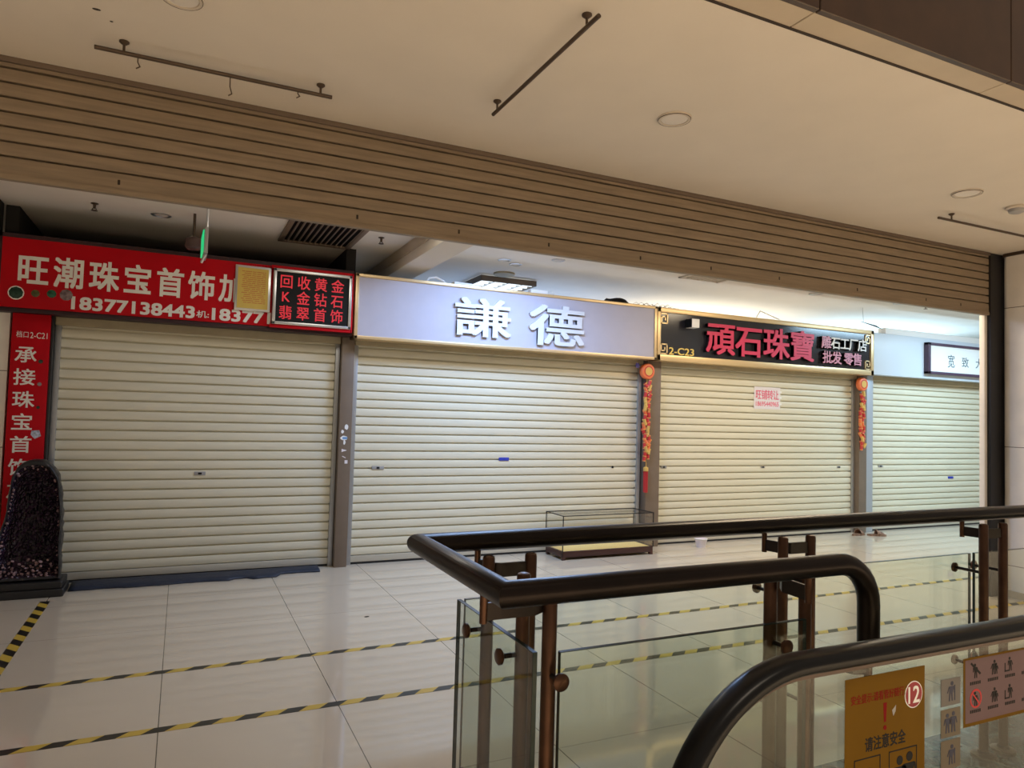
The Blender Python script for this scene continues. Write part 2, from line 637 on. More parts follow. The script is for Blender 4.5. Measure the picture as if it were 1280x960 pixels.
# ceiling beam running back over the partition
bmn = B().box(2.01, 2.30, 4.4, 11.3, 3.10, CZ, 0.004, 1)
bo = bmn.build('trim_4', m_ceil)
struct(bo, 'boxed ceiling beam running back above the joint of the first two signs', 'beam')
B().box(1.985, 2.02, 4.4, 11.3, 3.20, CZ, 0.003, 1).build('beam_ledge', m_soffit, bo)


# posts between the shops
def post(n, x0, x1, label):
    o = B().box(x0, x1, 7.25, 7.42, 0, 2.42, 0.006, 2).build('trim_%d' % n, m_post)
    return struct(o, label, 'post')


p12 = post(5, 1.462, 1.590, 'taupe metal post between the first and second shutters')
p23 = post(6, 5.275, 5.480, 'taupe metal post between the second and third shutters')
p34 = post(7, 9.10, 9.26, 'brown metal post between the third and fourth shutters')
B().box(9.27, 9.42, 7.27, 7.42, 0, 2.36, 0.005).build('flank_panel', mat('blue_grey_metal', (0.45, 0.48, 0.52), 0.4, metal=0.3), p34)
# torn stickers on the first post
st = B()
for (px_, pz, w, h) in ((1.535, 1.425, 0.045, 0.06), (1.497, 1.375, 0.03, 0.045), (1.515, 1.31, 0.075, 0.05), (1.52, 1.265, 0.025, 0.05)):
    pts = [(px_ + w / 2 * math.cos(t) * random.uniform(.75, 1.1), 7.2495, pz + h / 2 * math.sin(t) * random.uniform(.75, 1.1)) for t in [i * math.pi / 5 for i in range(10)]]
    st.prism(pts, (0, 0, 0), (0, -0.0012, 0))
st.build('torn_sticker', m_whitep, p12, label='white torn sticker remains')
st = B()
st.prism([(1.495, 7.2495, 1.20), (1.55, 7.2495, 1.185), (1.495, 7.2495, 1.168)], (0, 0, 0), (0, -0.0012, 0))
st.prism([(1.505, 7.2495, 1.13), (1.54, 7.2495, 1.112), (1.54, 7.2495, 1.104), (1.503, 7.2495, 1.122)], (0, 0, 0), (0, -0.0012, 0))
st.box(1.53, 1.56, 7.2483, 7.2495, 1.05, 1.085)
st.build('sticker_scrap', m_paper, p12, label='pale scraps of a sticker')
B().box(1.50, 1.548, 7.2475, 7.2485, 1.298, 1.322).build('blue_print', mat('pale_blue_print', (0.18, 0.36, 0.62), 0.5), p12, label='blue printed patch of a torn sticker')

# ================================================================== ROLLER SHUTTERS
PITCH = 0.0905


def curtain_profile(y, z0, z1, pitch, g=0.026, bulge=0.005):
    prof = []
    z = z1
    while z - pitch > z0 - 1e-6:
        prof += [(y + g, z), (y + 0.0, z - 0.06 * pitch), (y - bulge, z - 0.3 * pitch), (y - bulge, z - 0.62 * pitch),
                 (y, z - 0.855 * pitch), (y + g, z - 0.865 * pitch)]
        z -= pitch
    prof.append((y + g, z))
    return prof, z


def shop_shutter(x0, x1, label):
    t = thing('roller_shutter', ((x0 + x1) / 2, FY, 0), label, 'roller shutter', 'closed roller shutters of the shop row')
    prof, zb = curtain_profile(FY, 0.08, 2.345, PITCH)
    B().ribbon(prof, x0, x1).build('curtain', m_cream, t, smooth=True, angle=0.35)
    B().box(x0, x1, FY - 0.012, FY + 0.02, 0.022, zb + 0.004, 0.006).build('bottom_bar', mat('pale_bottom_bar', (0.60, 0.56, 0.46), 0.4, metal=0.2), t)
    B().box(x0, x1, FY - 0.01, FY + 0.015, 0.0, 0.022).build('bottom_seal', m_black, t)
    B().box(x0 - 0.02, x1 + 0.02, FY - 0.070, FY + 0.05, 2.275, 2.44, 0.006).build('header', m_header, t)
    for xx in (x0, x1):
        B().box(xx - 0.022, xx + 0.022, FY - 0.035, FY + 0.03, 0, 2.275, 0.004).build('guide_rail', m_rail, t)
    return t


s1 = shop_shutter(-1.02, 1.435, 'cream roller shutter under the red sign, above a strip of navy tarpaulin')
s2 = shop_shutter(1.625, 5.215, 'cream roller shutter under the pale lilac sign, behind the glass display case')
s3 = shop_shutter(5.505, 9.075, 'cream roller shutter with a small pink and white paper notice')
s4 = shop_shutter(9.45, 13.2, 'cream roller shutter under the framed calligraphy plaque, at the right')


def lock(t, xx, z, w=0.10, h=0.034, nm='lock_plate', mt=None):
    b = B().box(xx - w / 2, xx + w / 2, FY - 0.012, FY + 0.004, z - h / 2, z + h / 2, 0.003)
    o = b.build(nm, mt or m_grey, t)
    if nm == 'lock_plate':
        B().box(xx - 0.016, xx + 0.016, FY - 0.016, FY - 0.011, z - 0.009, z + 0.009, 0.002).build('keyhole', m_blackink, o)
    return o


lock(s1, 0.184, 0.954)
lock(s2, 1.905, 0.997, 0.13)
lock(s3, 5.625, 0.982, 0.09)
lock(s3, 7.311, 0.972, 0.07, 0.026)
lock(s3, 8.797, 0.963, 0.07, 0.026)
lock(s4, 9.70, 0.97, 0.10, 0.03)
lock(s2, 3.369, 1.087, 0.125, 0.036, 'sticker', m_blue)['label'] = 'blue sticker'
lock(s4, 11.374, 0.779, 0.13, 0.036, 'sticker', m_blue)['label'] = 'blue sticker'
B().lathe([(0.014, 0), (0.014, 0.006)], (4.848, FY - 0.010, 0.987), 'Y', 12).build('rivet', m_blackink, s2)

# ---- large shutter hanging half way down from the ceiling
OY = 4.175
t = thing('overhead_shutter', (3.1, OY, 2.694), 'wide grey-brown roller shutter hanging half lowered from the ceiling', 'roller shutter')
prof = [(OY - 0.0, 3.30), (OY - 0.0, 3.255)]
zz = [3.249, 3.176, 3.102, 3.028, 2.954, 2.880, 2.806]
for i, z in enumerate(zz):
    nx = zz[i + 1] if i < 6 else None
    prof += [(OY + 0.0, z + 0.006), (OY + 0.03, z + 0.0055), (OY + 0.03, z - 0.0055), (OY, z - 0.006)]
    if nx:
        m_ = (z + nx) / 2
        prof += [(OY - 0.002, m_ + 0.02), (OY - 0.002, m_ - 0.02)]
prof += [(OY - 0.003, 2.77), (OY - 0.003, 2.70)]
cur = B().ribbon(prof, -5.5, 7.03)
cur.ribbon([(OY - 0.003, 2.70), (OY + 0.04, 2.70), (OY + 0.04, 3.30)], -5.5, 7.03)
cur.build('curtain', m_overhead, t, angle=0.3, recalc=False)
B().box(-5.5, 7.03, OY - 0.010, OY + 0.035, 2.690, 2.722, 0.004).build('bottom_bar', m_overhead, t)
B().box(-5.5, 7.03, OY - 0.02, OY + 0.0, 3.272, 3.30, 0.003).build('top_trim', mat('dark_shutter_trim', (0.14, 0.10, 0.07), 0.5), t)
for xx in (-0.35, 0.9, 1.55, 2.2, 2.95, 3.6, 4.3, 5.2, 6.1, 6.6):
    B().box(xx - 0.006, xx + 0.006, OY - 0.006, OY, 2.742, 2.768, 0.002, 1).build('rivet', m_joint, t)
g = B().box(7.03, 7.32, OY - 0.02, OY + 0.05, 0, 3.295, 0.004)
g.build('guide_rail', m_black, t, label='black guide rail against the pillar')
B().box(6.985, 7.028, OY + 0.012, OY + 0.06, 0, 2.69, 0.003).build('guide_jamb', m_stone, t)

# ================================================================== SIGNS
# ---- red sign over the first shop
t = thing('shop_sign', (0.04, SY, 2.375), 'long red sign with white characters and phone numbers over the leftmost shutter', 'sign')
B().box(-1.42, 1.515, SY, SY + 0.175, 2.382, 2.972, 0.004).build('sign_board', m_red, t)
b = B()
b.box(-1.46, 1.525, SY + 0.012, SY + 0.178, 2.972, 3.01, 0.003)
b.box(-1.46, 1.525, SY + 0.012, SY + 0.178, 2.345, 2.382, 0.003)
b.box(-1.46, -1.42, SY + 0.012, SY + 0.178, 2.345, 3.01, 0.003)
b.build('edge_frame', mat('dark_maroon_edge', (0.03, 0.006, 0.010), 0.5), t)
for i, ch in enumerate('旺潮珠宝首饰加'):
    B().glyphs(ch, -1.195 + 0.2625 * i, 2.712, 0.222, 0.252, SY, 0.003, 0.038).build('character', m_white, t, smooth=False)
B().glyphs('18377138443', -0.418, 2.458, 0.965, 0.106, SY, 0.003, 0.05, fit=True).build('phone_number', m_white, t, smooth=False)
B().glyphs('机:', 0.137, 2.447, 0.105, 0.064, SY, 0.003, 0.02, fit=True).build('small_character', m_white, t, smooth=False)
B().glyphs('183771', 0.475, 2.458, 0.51, 0.106, SY, 0.003, 0.05, fit=True).build('phone_number', m_white, t, smooth=False)
gm = {'dark_green_gem': (0.015, 0.05, 0.03), 'olive_gem': (0.10, 0.10, 0.03), 'green_gem': (0.02, 0.12, 0.06), 'grey_gem': (0.25, 0.18, 0.18)}
for (nm, c), (gx, gz, rr) in zip(gm.items(), ((-1.305, 2.505, 0.052), (-1.168, 2.512, 0.032), (-1.052, 2.52, 0.036), (-0.945, 2.52, 0.05))):
    o = B().lathe([(rr * 1.12, 0.0), (rr * 1.12, -0.0025)], (gx, SY, gz), 'Y', 20).build('gem_picture', m_white if rr > .05 else m_red, t)
    B().lathe([(rr, -0.002), (rr * 0.98, -0.004), (rr * 0.5, -0.006)], (gx, SY, gz), 'Y', 9).build('gem', mat(nm, c, 0.25, var=0.5, vscale=30), o)

# ---- yellow notice
t = thing('framed_notice', (0.56, SY - 0.02, 2.51), 'yellow notice of small red print in a white frame, on the red sign', 'notice')
B().box(0.402, 0.722, SY - 0.030, SY - 0.005, 2.512, 2.942, 0.004).build('frame', m_silver, t)
B().box(0.424, 0.700, SY - 0.033, SY - 0.029, 2.534, 2.920).build('paper', m_yellow, t)
b = B()
for i in range(17):
    z = 2.885 - i * 0.0185
    a = 0.455 + random.uniform(0, 0.03)
    while a < 0.665:
        L = random.uniform(0.02, 0.07)
        b.box(a, min(a + L, 0.675), SY - 0.0342, SY - 0.033, z - 0.0035, z + 0.0035)
        a += L + random.uniform(0.004, 0.012)
b.build('small_print', mat('orange_red_print', (0.58, 0.20, 0.05), 0.6), t, smooth=False)

# ---- LED sign
t = thing('led_sign', (1.115, SY - 0.04, 2.395), 'black LED sign with three rows of red characters in a silver frame', 'sign')
b = B()
x0, x1, z0, z1 = 0.742, 1.492, 2.402, 2.94
yy = (SY - 0.075, SY - 0.003)
b.box(x0, x1, *yy, z1 - 0.028, z1, 0.004)
b.box(x0, x1, *yy, z0, z0 + 0.028, 0.004)
b.box(x0, x0 + 0.028, *yy, z0, z1, 0.004)
b.box(x1 - 0.028, x1, *yy, z0, z1, 0.004)
b.build('frame', m_silver, t)
B().box(x0 + 0.02, x1 - 0.02, SY - 0.064, SY - 0.003, z0 + 0.02, z1 - 0.02).build('screen', m_blackink, t)
for r_, row in enumerate(('回收黄金', 'K金钻石', '翡翠首饰')):
    for c_, ch in enumerate(row):
        o = B().glyphs(ch, 0.862 + 0.163 * c_, 2.822 - 0.150 * r_, 0.122 if ch != 'K' else 0.07, 0.128 if ch != 'K' else 0.09, SY - 0.064, 0.002, 0.016, fit=(ch == 'K'))
        o.build('lit_character', m_led, t, smooth=False)
b = B().box(x0 - 0.02, x1 + 0.012, SY - 0.055, SY - 0.003, z1, z1 + 0.03, 0.003)
b.box(x1, x1 + 0.02, SY - 0.055, SY - 0.003, z0 - 0.03, z1 + 0.03, 0.003)
b.box(x0 - 0.02, x1 + 0.012, SY - 0.055, SY - 0.003, z0 - 0.03, z0, 0.003)
b.build('red_surround', m_red, t)

# ---- vertical red sign
t = thing('vertical_sign', (-1.2, 7.2, 0), 'narrow vertical red sign of white characters, left of the first shutter', 'sign')
B().box(-1.338, -1.062, 7.2, 7.3, 0.02, 2.345, 0.004).build('sign_board', m_red, t)
B().box(-1.062, -1.043, 7.23, 7.32, 0.02, 2.345, 0.003).build('edge_trim', m_black, t)
for i, ch in enumerate('承接珠宝首饰加工'):
    B().glyphs(ch, -1.228, 1.995 - 0.192 * i, 0.155, 0.138, 7.2, 0.002, 0.022).build('character', m_white, t, smooth=False)
B().glyphs('档口', -1.258, 2.166, 0.046, 0.055, 7.2, 0.002, 0.0).build('stall_number', m_white, t, smooth=False)
B().glyphs('2-C21', -1.142, 2.163, 0.125, 0.052, 7.2, 0.002, 0.0, fit=True).build('stall_number', m_white, t, smooth=False)
for (gz, c, rr) in ((1.94, 'dark_green_gem', 0.018), (1.745, 'grey_gem', 0.017), (1.545, 'dark_green_gem', 0.014)):
    B().lathe([(rr, 0.0), (rr * 0.95, -0.003), (rr * 0.4, -0.005)], (-1.118, 7.2, gz), 'Y', 9).build('gem', MATS[c], t)
B().prism([(-1.155, 7.2, 1.345), (-1.10, 7.2, 1.35), (-1.085, 7.2, 1.30), (-1.13, 7.2, 1.275), (-1.16, 7.2, 1.31)], (0, 0, 0), (0, -0.002, 0)).build('sticker', mat('white_blue_sticker', (0.45, 0.50, 0.62), 0.5, var=0.5, vscale=60), t, label='torn blue and white sticker')

# ---- pale lilac sign with raised characters
t = thing('shop_sign', (3.4, SY - 0.02, 2.32), 'pale lilac sign with two raised white characters in a thin gold frame', 'sign')
x0, x1, z0, z1 = 1.535, 5.262, 2.322, 2.985
B().box(x0 + 0.01, x1 - 0.01, SY - 0.025, SY + 0.17, z0 + 0.01, z1 - 0.01).build('sign_board', m_lilac, t)
b = B()
for a in ((x0, x1, z1 - 0.032, z1), (x0, x1, z0, z0 + 0.032), (x0, x0 + 0.036, z0, z1), (x1 - 0.036, x1, z0, z1)):
    b.box(a[0], a[1], SY - 0.042, SY + 0.18, a[2], a[3], 0.004)
b.build('gold_frame', m_gold, t)
for ch, cx, cz, w, h in (('謙', 2.933, 2.645, 0.66, 0.41), ('德', 3.855, 2.628, 0.70, 0.45)):
    o = B().glyphs(ch, cx, cz, w, h, SY - 0.038, 0.022, 0.026)
    o.build('raised_character', mat('white_letter_face', (0.70, 0.72, 0.74), 0.5), t, smooth=False)
    B().glyphs(ch, cx, cz, w, h, SY - 0.022, 0.0155, 0.024).build('character_side', m_gold, t, smooth=False)

# ---- black sign with crimson characters
t = thing('shop_sign', (7.23, SY, 2.32), 'glossy black sign with four crimson characters and a key-pattern gold frame', 'sign')
x0, x1, z0, z1 = 5.285, 9.185, 2.322, 2.985
B().box(x0 + 0.01, x1 - 0.01, SY, SY + 0.17, z0 + 0.01, z1 - 0.01).build('sign_board', m_blacksign, t)
b = B()
for a in ((x0, x1, z1 - 0.06, z1), (x0, x1, z0, z0 + 0.075), (x0, x0 + 0.05, z0, z1), (x1 - 0.06, x1, z0, z1)):
    b.box(a[0], a[1], SY - 0.022, SY + 0.18, a[2], a[3], 0.005)
b.build('gold_frame', m_gold, t)
for cx, cz, sx in ((5.395, 2.850, 1), (5.395, 2.470, 1), (9.065, 2.850, -1), (9.065, 2.470, -1)):
    b = B()
    w, h, k = 0.052, 0.066, 0.015
    sz = 1 if cz > 2.6 else -1

    def bar(a0, a1, c0, c1):
        xa, xb = sorted((cx + sx * a0, cx + sx * a1))
        za, zb = sorted((cz + sz * c0, cz + sz * c1))
        b.box(xa, xb, SY - 0.012, SY, za, zb)
    bar(-w, w, h - k, h)
    bar(w - k, w, -h, h)
    bar(-w, w, -h, -h + k)
    bar(-w, -w + k, -h, h * 0.45)
    bar(-w, w * 0.35, h * 0.45 - k, h * 0.45)
    bar(w * 0.35 - k, w * 0.35, -h * 0.35, h * 0.45)
    b.build('key_ornament', m_gold, t)
for i, ch in enumerate('頑石珠寶'):
    cx = 6.26 + 0.482 * i
    B().glyphs(ch, cx, 2.655, 0.46, 0.40, SY - 0.045, 0.012, 0.030).build('raised_character', m_redletter, t, smooth=False)
    B().glyphs(ch, cx, 2.655, 0.46, 0.40, SY, 0.0448, 0.030).build('character_side', m_blackink, t, smooth=False)
for j, (row, cz) in enumerate((('雕石工厂店', 2.745), ('批发零售', 2.535))):
    for i, ch in enumerate(row):
        cx = (8.175 + 0.183 * i) if j == 0 else (8.20 + 0.185 * i + (0.05 if i > 1 else 0))
        mt = m_whitep if (j == 0 and i > 0) else m_pink
        B().glyphs(ch, cx, cz, 0.185, 0.17, SY - 0.04, 0.010, 0.026).build('raised_character', mt, t, smooth=False)
        B().glyphs(ch, cx, cz, 0.185, 0.17, SY, 0.0398, 0.026).build('character_side', m_blackink, t, smooth=False)
B().glyphs('2-C23', 5.672, 2.452, 0.39, 0.088, SY, 0.006, 0.02, fit=True).build('stall_number', m_goldtext, t, smooth=False)
t = thing('junction_box', (5.80, SY - 0.06, 2.75), 'small white box fixed to the left end of the glossy black sign', 'box')
B().box(5.73, 5.85, SY - 0.125, SY - 0.002, 2.755, 2.865, 0.006).build('cover', m_whitep, t)
B().box(5.722, 5.731, SY - 0.123, SY - 0.002, 2.757, 2.863).build('dark_side', m_blackink, t)

# ---- pale sign board at the right and its framed plaque
o = B().box(9.195, 13.3, SY + 0.02, SY + 0.178, 2.343, 2.968, 0.004).build('sign_board', mat('pale_blue_board', (0.62, 0.68, 0.74), 0.4), None)
tag(o, 'plain pale blue sign board right of the glossy black sign', 'sign')
t = thing('framed_plaque', (11.5, SY - 0.02, 2.41), 'white calligraphy plaque in a dark frame, on the pale blue board', 'plaque')
x0, x1, z0, z1 = 10.362, 12.75, 2.412, 2.897
B().box(x0 + 0.02, x1 - 0.02, SY - 0.035, SY + 0.018, z0 + 0.02, z1 - 0.02).build('paper', m_whitep, t)
b = B()
for a in ((x0, x1, z1 - 0.04, z1), (x0, x1, z0, z0 + 0.04), (x0, x0 + 0.055, z0, z1), (x1 - 0.055, x1, z0, z1)):
    b.box(a[0], a[1], SY - 0.06, SY + 0.018, a[2], a[3], 0.005)
b.build('frame', mat('dark_plum_frame', (0.07, 0.04, 0.07), 0.4), t)
for ch, cx, h in (('宽', 10.94, 0.20), ('致', 11.29, 0.16), ('大', 11.64, 0.16)):
    B().glyphs(ch, cx, 2.635, 0.17, h, SY - 0.035, 0.002, 0.002).build('brush_character', mat('grey_green_ink', (0.10, 0.15, 0.17), 0.6), t, smooth=False)

# ---- paper notice on the third shutter
t = thing('paper_notice', (7.38, FY - 0.02, 1.775), 'small white paper notice with faded red print taped to the third shutter', 'notice')
B().box(7.135, 7.620, FY - 0.0085, FY - 0.006, 1.775, 2.082).build('sheet', m_paper, t)
for i, ch in enumerate('旺铺转让'):
    B().glyphs(ch, 7.215 + 0.108 * i, 1.975, 0.105, 0.13, FY - 0.0085, 0.0015, 0.02).build('character', m_pinkink, t, smooth=False)
B().glyphs('18695440965', 7.378, 1.848, 0.42, 0.062, FY - 0.0085, 0.0015, 0.02, fit=True).build('phone_number', m_pinkink, t, smooth=False)
b = B()
for z in (2.02, 1.94, 1.85):
    b.box(7.60, 7.645, FY - 0.0098, FY - 0.0083, z - 0.012, z + 0.012, 0.0)
b.build('adhesive_tape', m_whitep, t)

# ================================================================== FIRECRACKER STRINGS
def crackers(x, zc, n, bottom, label, tassel):
    y = 7.21
    t = thing('firecracker_string', (x, y, bottom), label, 'decoration', 'firecracker ornaments hung on the posts')
    o = B().lathe([(0.085, 0.03), (0.098, 0.025), (0.098, -0.02), (0.090, -0.03), (0.083, -0.034), (0.062, -0.034)], (x, y, zc), 'Y', 28).build('medallion', m_orange, t)
    B().lathe([(0.066, -0.030), (0.066, -0.036)], (x, y, zc), 'Y', 24).build('medallion_ring', m_fred, o)
    B().lathe([(0.055, -0.033), (0.052, -0.039)], (x, y, zc), 'Y', 24).build('medallion_face', m_fyel, o)
    B().tube([(x, y, zc - 0.08), (x + 0.01, y, bottom + (0.30 if tassel else 0.02))], 0.004, 6).build('cord', m_fyel, t)
    ztop, zbot = zc - 0.15, bottom + (0.42 if tassel else 0.06)
    for i in range(n):
        u = i / (n - 1)
        z = ztop + (zbot - ztop) * u + random.uniform(-.01, .01)
        sd = -1 if i % 2 else 1
        a = random.uniform(-0.4, 0.4) + sd * 0.2
        dx = sd * random.uniform(0.018, 0.034) + 0.012 * math.sin(u * 9)
        dy = random.uniform(-0.02, 0.005)
        L = random.uniform(0.036, 0.048)
        d = Vector((math.sin(a), random.uniform(-.15, .15), math.cos(a))).normalized() * L
        c = Vector((x + dx, y + dy, z))
        fc = B().tube([c - d, c - d * 0.78, c - d * 0.77, c + d * 0.77, c + d * 0.78, c + d], 0.021, 10)
        ob = fc.build('firecracker', m_fred if random.random() < 0.62 else (m_fyel if random.random() < 0.6 else m_orange), t)
        for s_ in (-0.8, 0.8):
            B().tube([c + d * (s_ - 0.09), c + d * (s_ + 0.09)], 0.022, 10).build('gold_band', m_fyel, ob)
    if tassel:
        B().lathe([(0.012, 0.32), (0.03, 0.31), (0.032, 0.27), (0.03, 0.265)], (x + 0.008, y, bottom), 'Z', 14).build('tassel_cap', m_fyel, t)
        b = B()
        for k in range(22):
            an = random.uniform(0, 6.28)
            r1 = random.uniform(0.005, 0.026)
            px_, py_ = x + 0.008 + r1 * math.cos(an), y + r1 * math.sin(an)
            b.tube([(px_, py_, bottom + 0.27), (px_ * 1.0 + random.uniform(-.004, .004), py_, bottom + random.uniform(0, 0.012))], 0.006, 5)
        b.build('tassel', m_fred, t)
    return t


crackers(5.235, 2.185, 34, 0.68, 'red and gold firecracker string with a red tassel, between the second and third shutters', True)
crackers(9.10, 2.195, 26, 1.20, 'shorter firecracker string without a tassel, between the third and fourth shutters', False)
o = B()
for k in range(6):
    an = k * math.pi / 3
    o.tube([(5.10, 7.235, 2.255), (5.10 + 0.035 * math.cos(an), 7.225, 2.255 + 0.035 * math.sin(an))], 0.01, 6, taper=[0.016, 0.006])
tag(o.build('ribbon_bow', mat('violet_ribbon', (0.15, 0.13, 0.55), 0.4)), 'small violet ribbon bow beside the round medallion of the tasselled string', 'ribbon')

# ================================================================== FLOOR THINGS
def tape(x0, x1, y0, y1, mt, label):
    o = B().box(x0, x1, y0, y1, 0.0002, 0.0014).build('floor_tape', mt)
    return tag(o, label, 'tape', 'hazard tapes on the floor')


mA = tape_mat('hazard_tape', 0, -1.0)
mL = tape_mat('hazard_tape_across', 1, 1.2)
tape(-3.0, 12.0, 4.715, 4.770, mA, 'yellow and black hazard tape along the floor, the one nearer the shutters')
tape(-3.0, 12.0, 3.885, 3.942, mA, 'yellow and black hazard tape along the floor, the one nearer the railing')
tape(-0.955, -0.885, 4.78, 6.72, mL, 'short yellow and black hazard tape running back to the dark geode')

# navy tarpaulin strip
b = B()
fr = []
n = 40
for i in range(n + 1):
    u = i / n
    xx = -0.80 + 2.10 * u
    yb = 6.995 + 0.012 * math.sin(u * 17) + 0.008 * random.uniform(-1, 1) + (0.0 if u < 0.82 else 0.10 + 0.1 * (u - 0.82))
    if u > 0.62 and u < 0.68:
        yb += 0.05
    fr.append((xx, yb))
rows = []
for k, (fy, hz) in enumerate(((0.0, 0.004), (0.05, 0.016), (0.35, 0.022), (0.7, 0.030), (1.0, 0.018))):
    rows.append([b.bm.verts.new((xx, yb + (7.335 - yb) * fy, hz + (0.006 * random.random() if 0 < k < 4 else 0))) for xx, yb in fr])
for a, c in zip(rows[:-1], rows[1:]):
    for i in range(n):
        b.bm.faces.new((a[i], a[i + 1], c[i + 1], c[i]))
o = b.build('tarpaulin', m_tarp, angle=1.2)
sm = o.modifiers.new('thickness', 'SOLIDIFY')
sm.thickness = 0.004
tag(o, 'ragged strip of navy tarpaulin on the floor below the leftmost shutter', 'tarpaulin')

# geode on its stand
t = thing('geode', (-1.06, 6.98, 0.0), 'tall dark amethyst geode standing in front of the vertical red sign', 'geode')
OUT = [(-0.232, 0.13), (-0.245, 0.30), (-0.235, 0.48), (-0.195, 0.66), (-0.180, 0.82), (-0.170, 0.96), (-0.135, 1.055), (-0.075, 1.105), (0.0, 1.118),
       (0.065, 1.105), (0.12, 1.05), (0.16, 0.96), (0.182, 0.84), (0.192, 0.68), (0.198, 0.52), (0.195, 0.36), (0.202, 0.24), (0.205, 0.13)]


def resample(P, n):
    P = [Vector((a, 0, b_)) for a, b_ in P]
    L = [0]
    for a, b_ in zip(P[:-1], P[1:]):
        L.append(L[-1] + (b_ - a).length)
    out = []
    for i in range(n):
        s_ = L[-1] * i / (n - 1)
        j = max(k for k in range(len(L)) if L[k] <= s_ + 1e-9)
        j = min(j, len(P) - 2)
        u = (s_ - L[j]) / (L[j + 1] - L[j])
        out.append(P[j].lerp(P[j + 1], u))
    return out


rim = resample(OUT, 64)
rim += [Vector((0.205 - 0.437 * (i + 1) / 17, 0, 0.13)) for i in range(16)]
GX, GY = -1.058, 6.90
cen = Vector((-0.01, 0, 0.55))


def gring(b, sc, dy, rn, cz=0.0):
    ring = []
    for i, p in enumerate(rim):
        q = cen + (p - cen) * sc
        k = random.uniform(-rn, rn)
        ring.append(b.bm.verts.new((GX + q.x + k, GY + dy + k, max(0.11, q.z + k * 0.6 + cz))))
    return ring


def skin(b, rings):
    n = len(rim)
    for a, c in zip(rings[:-1], rings[1:]):
        for i in range(n):
            b.bm.faces.new((a[i], a[(i + 1) % n], c[(i + 1) % n], c[i]))


b = B()
R_ = [gring(b, 0.93, 0.0, 0.004), gring(b, 0.965, -0.012, 0.004), gring(b, 1.0, 0.004, 0.004), gring(b, 1.01, 0.05, 0.006), gring(b, 1.0, 0.13, 0.006), gring(b, 0.9, 0.22, 0.008), gring(b, 0.6, 0.27, 0.006)]
skin(b, R_)
b.bm.faces.new(R_[-1])
b.build('rock_shell', m_rock, t, angle=1.4)
b = B()
R_ = [gring(b, 0.935, -0.002, 0.008), gring(b, 0.90, 0.02, 0.012), gring(b, 0.84, 0.06, 0.014), gring(b, 0.76, 0.11, 0.014), gring(b, 0.62, 0.15, 0.012), gring(b, 0.4, 0.18, 0.010), gring(b, 0.15, 0.19, 0.006)]
skin(b, R_)
b.bm.faces.new(R_[-1])
b.build('crystal_cavity', m_geode, t, angle=0.3)
b = B()
for k in range(170):
    if k < 95:
        xx = random.uniform(-0.20, 0.17)
        z = 0.14 + 0.16 * random.random() ** 1.5
        dy = random.uniform(0.0, 0.05)
    else:
        p = random.choice(rim[:64])
        q = cen + (p - cen) * random.uniform(0.86, 0.93)
        xx, z, dy = q.x, q.z, 0.01
    rr = random.uniform(0.004, 0.012)
    d = Vector((random.uniform(-.6, .6), -1, random.uniform(-.2, .9))).normalized() * rr * 2.4
    c = Vector((GX + xx, GY + dy + 0.01, z))
    b.tube([c - d * 0.4, c + d * 0.4, c + d], rr, 6, taper=[rr, rr * 0.9, rr * 0.1])
o = b.build('crystal_points', m_crystal, t, smooth=False)
o['kind'] = 'stuff'
b = B()
b.box(-1.36, -0.815, 6.84, 7.17, 0.0, 0.065, 0.012, 3)
b.box(-1.345, -0.828, 6.852, 7.16, 0.065, 0.125, 0.015, 3)
b.build('stand', m_black, t)

# glass display case
t = thing('display_case', (4.49, 7.05, 0), 'low glass display case with a yellow bottom on dark wooden feet', 'display case')
x0, x1, y0, y1, zt = 3.885, 5.105, 6.85, 7.25, 0.488
b = B()
b.box(x0, x1, y0, y0 + 0.03, 0.03, 0.095, 0.004)
b.box(x0, x1, y1 - 0.03, y1, 0.03, 0.095, 0.004)
b.box(x0, x0 + 0.03, y0, y1, 0.03, 0.095, 0.004)
b.box(x1 - 0.03, x1, y0, y1, 0.03, 0.095, 0.004)
b.build('base_frame', m_wood, t)
for xx in (x0, x1 - 0.04):
    for yy_ in (y0, y1 - 0.04):
        B().box(xx, xx + 0.04, yy_, yy_ + 0.04, 0, 0.035, 0.004).build('foot', m_wood, t)
B().box(x0 + 0.02, x1 - 0.02, y0 + 0.02, y1 - 0.02, 0.082, 0.094).build('yellow_bottom', m_sand, t)
for a in ((x0 + .004, x1 - .004, y0 + .004, y0 + .008), (x0 + .004, x1 - .004, y1 - .008, y1 - .004), (x0 + .004, x0 + .008, y0 + .008, y1 - .008), (x1 - .008, x1 - .004, y0 + .008, y1 - .008)):
    B().box(*a, 0.095, zt - 0.006).build('glass_pane', m_clear, t)
B().box(x0 + .004, x1 - .004, y0 + .004, y1 - .004, zt - 0.005, zt - 0.001).build('glass_top', m_clear, t)
for i, (pa, pb) in enumerate((((x0, y0, .095), (x0, y0, zt)), ((x1, y0, .095), (x1, y0, zt)), ((x0, y1, .095), (x0, y1, zt)), ((x1, y1, .095), (x1, y1, zt)),
                              ((x0, y0, zt), (x1, y0, zt)), ((x0, y1, zt), (x1, y1, zt)), ((x0, y0, zt), (x0, y1, zt)), ((x1, y0, zt), (x1, y1, zt)))):
    q = 0.0045
    B().box(pa[0] - q, pb[0] + q, pa[1] - q, pb[1] + q, pa[2] - q, pb[2] + q).build('edge_strip', m_black, t)
B().box(x1, x1 + 0.03, 7.15, 7.19, 0.06, 0.10, 0.006).build('latch', m_wood, t)

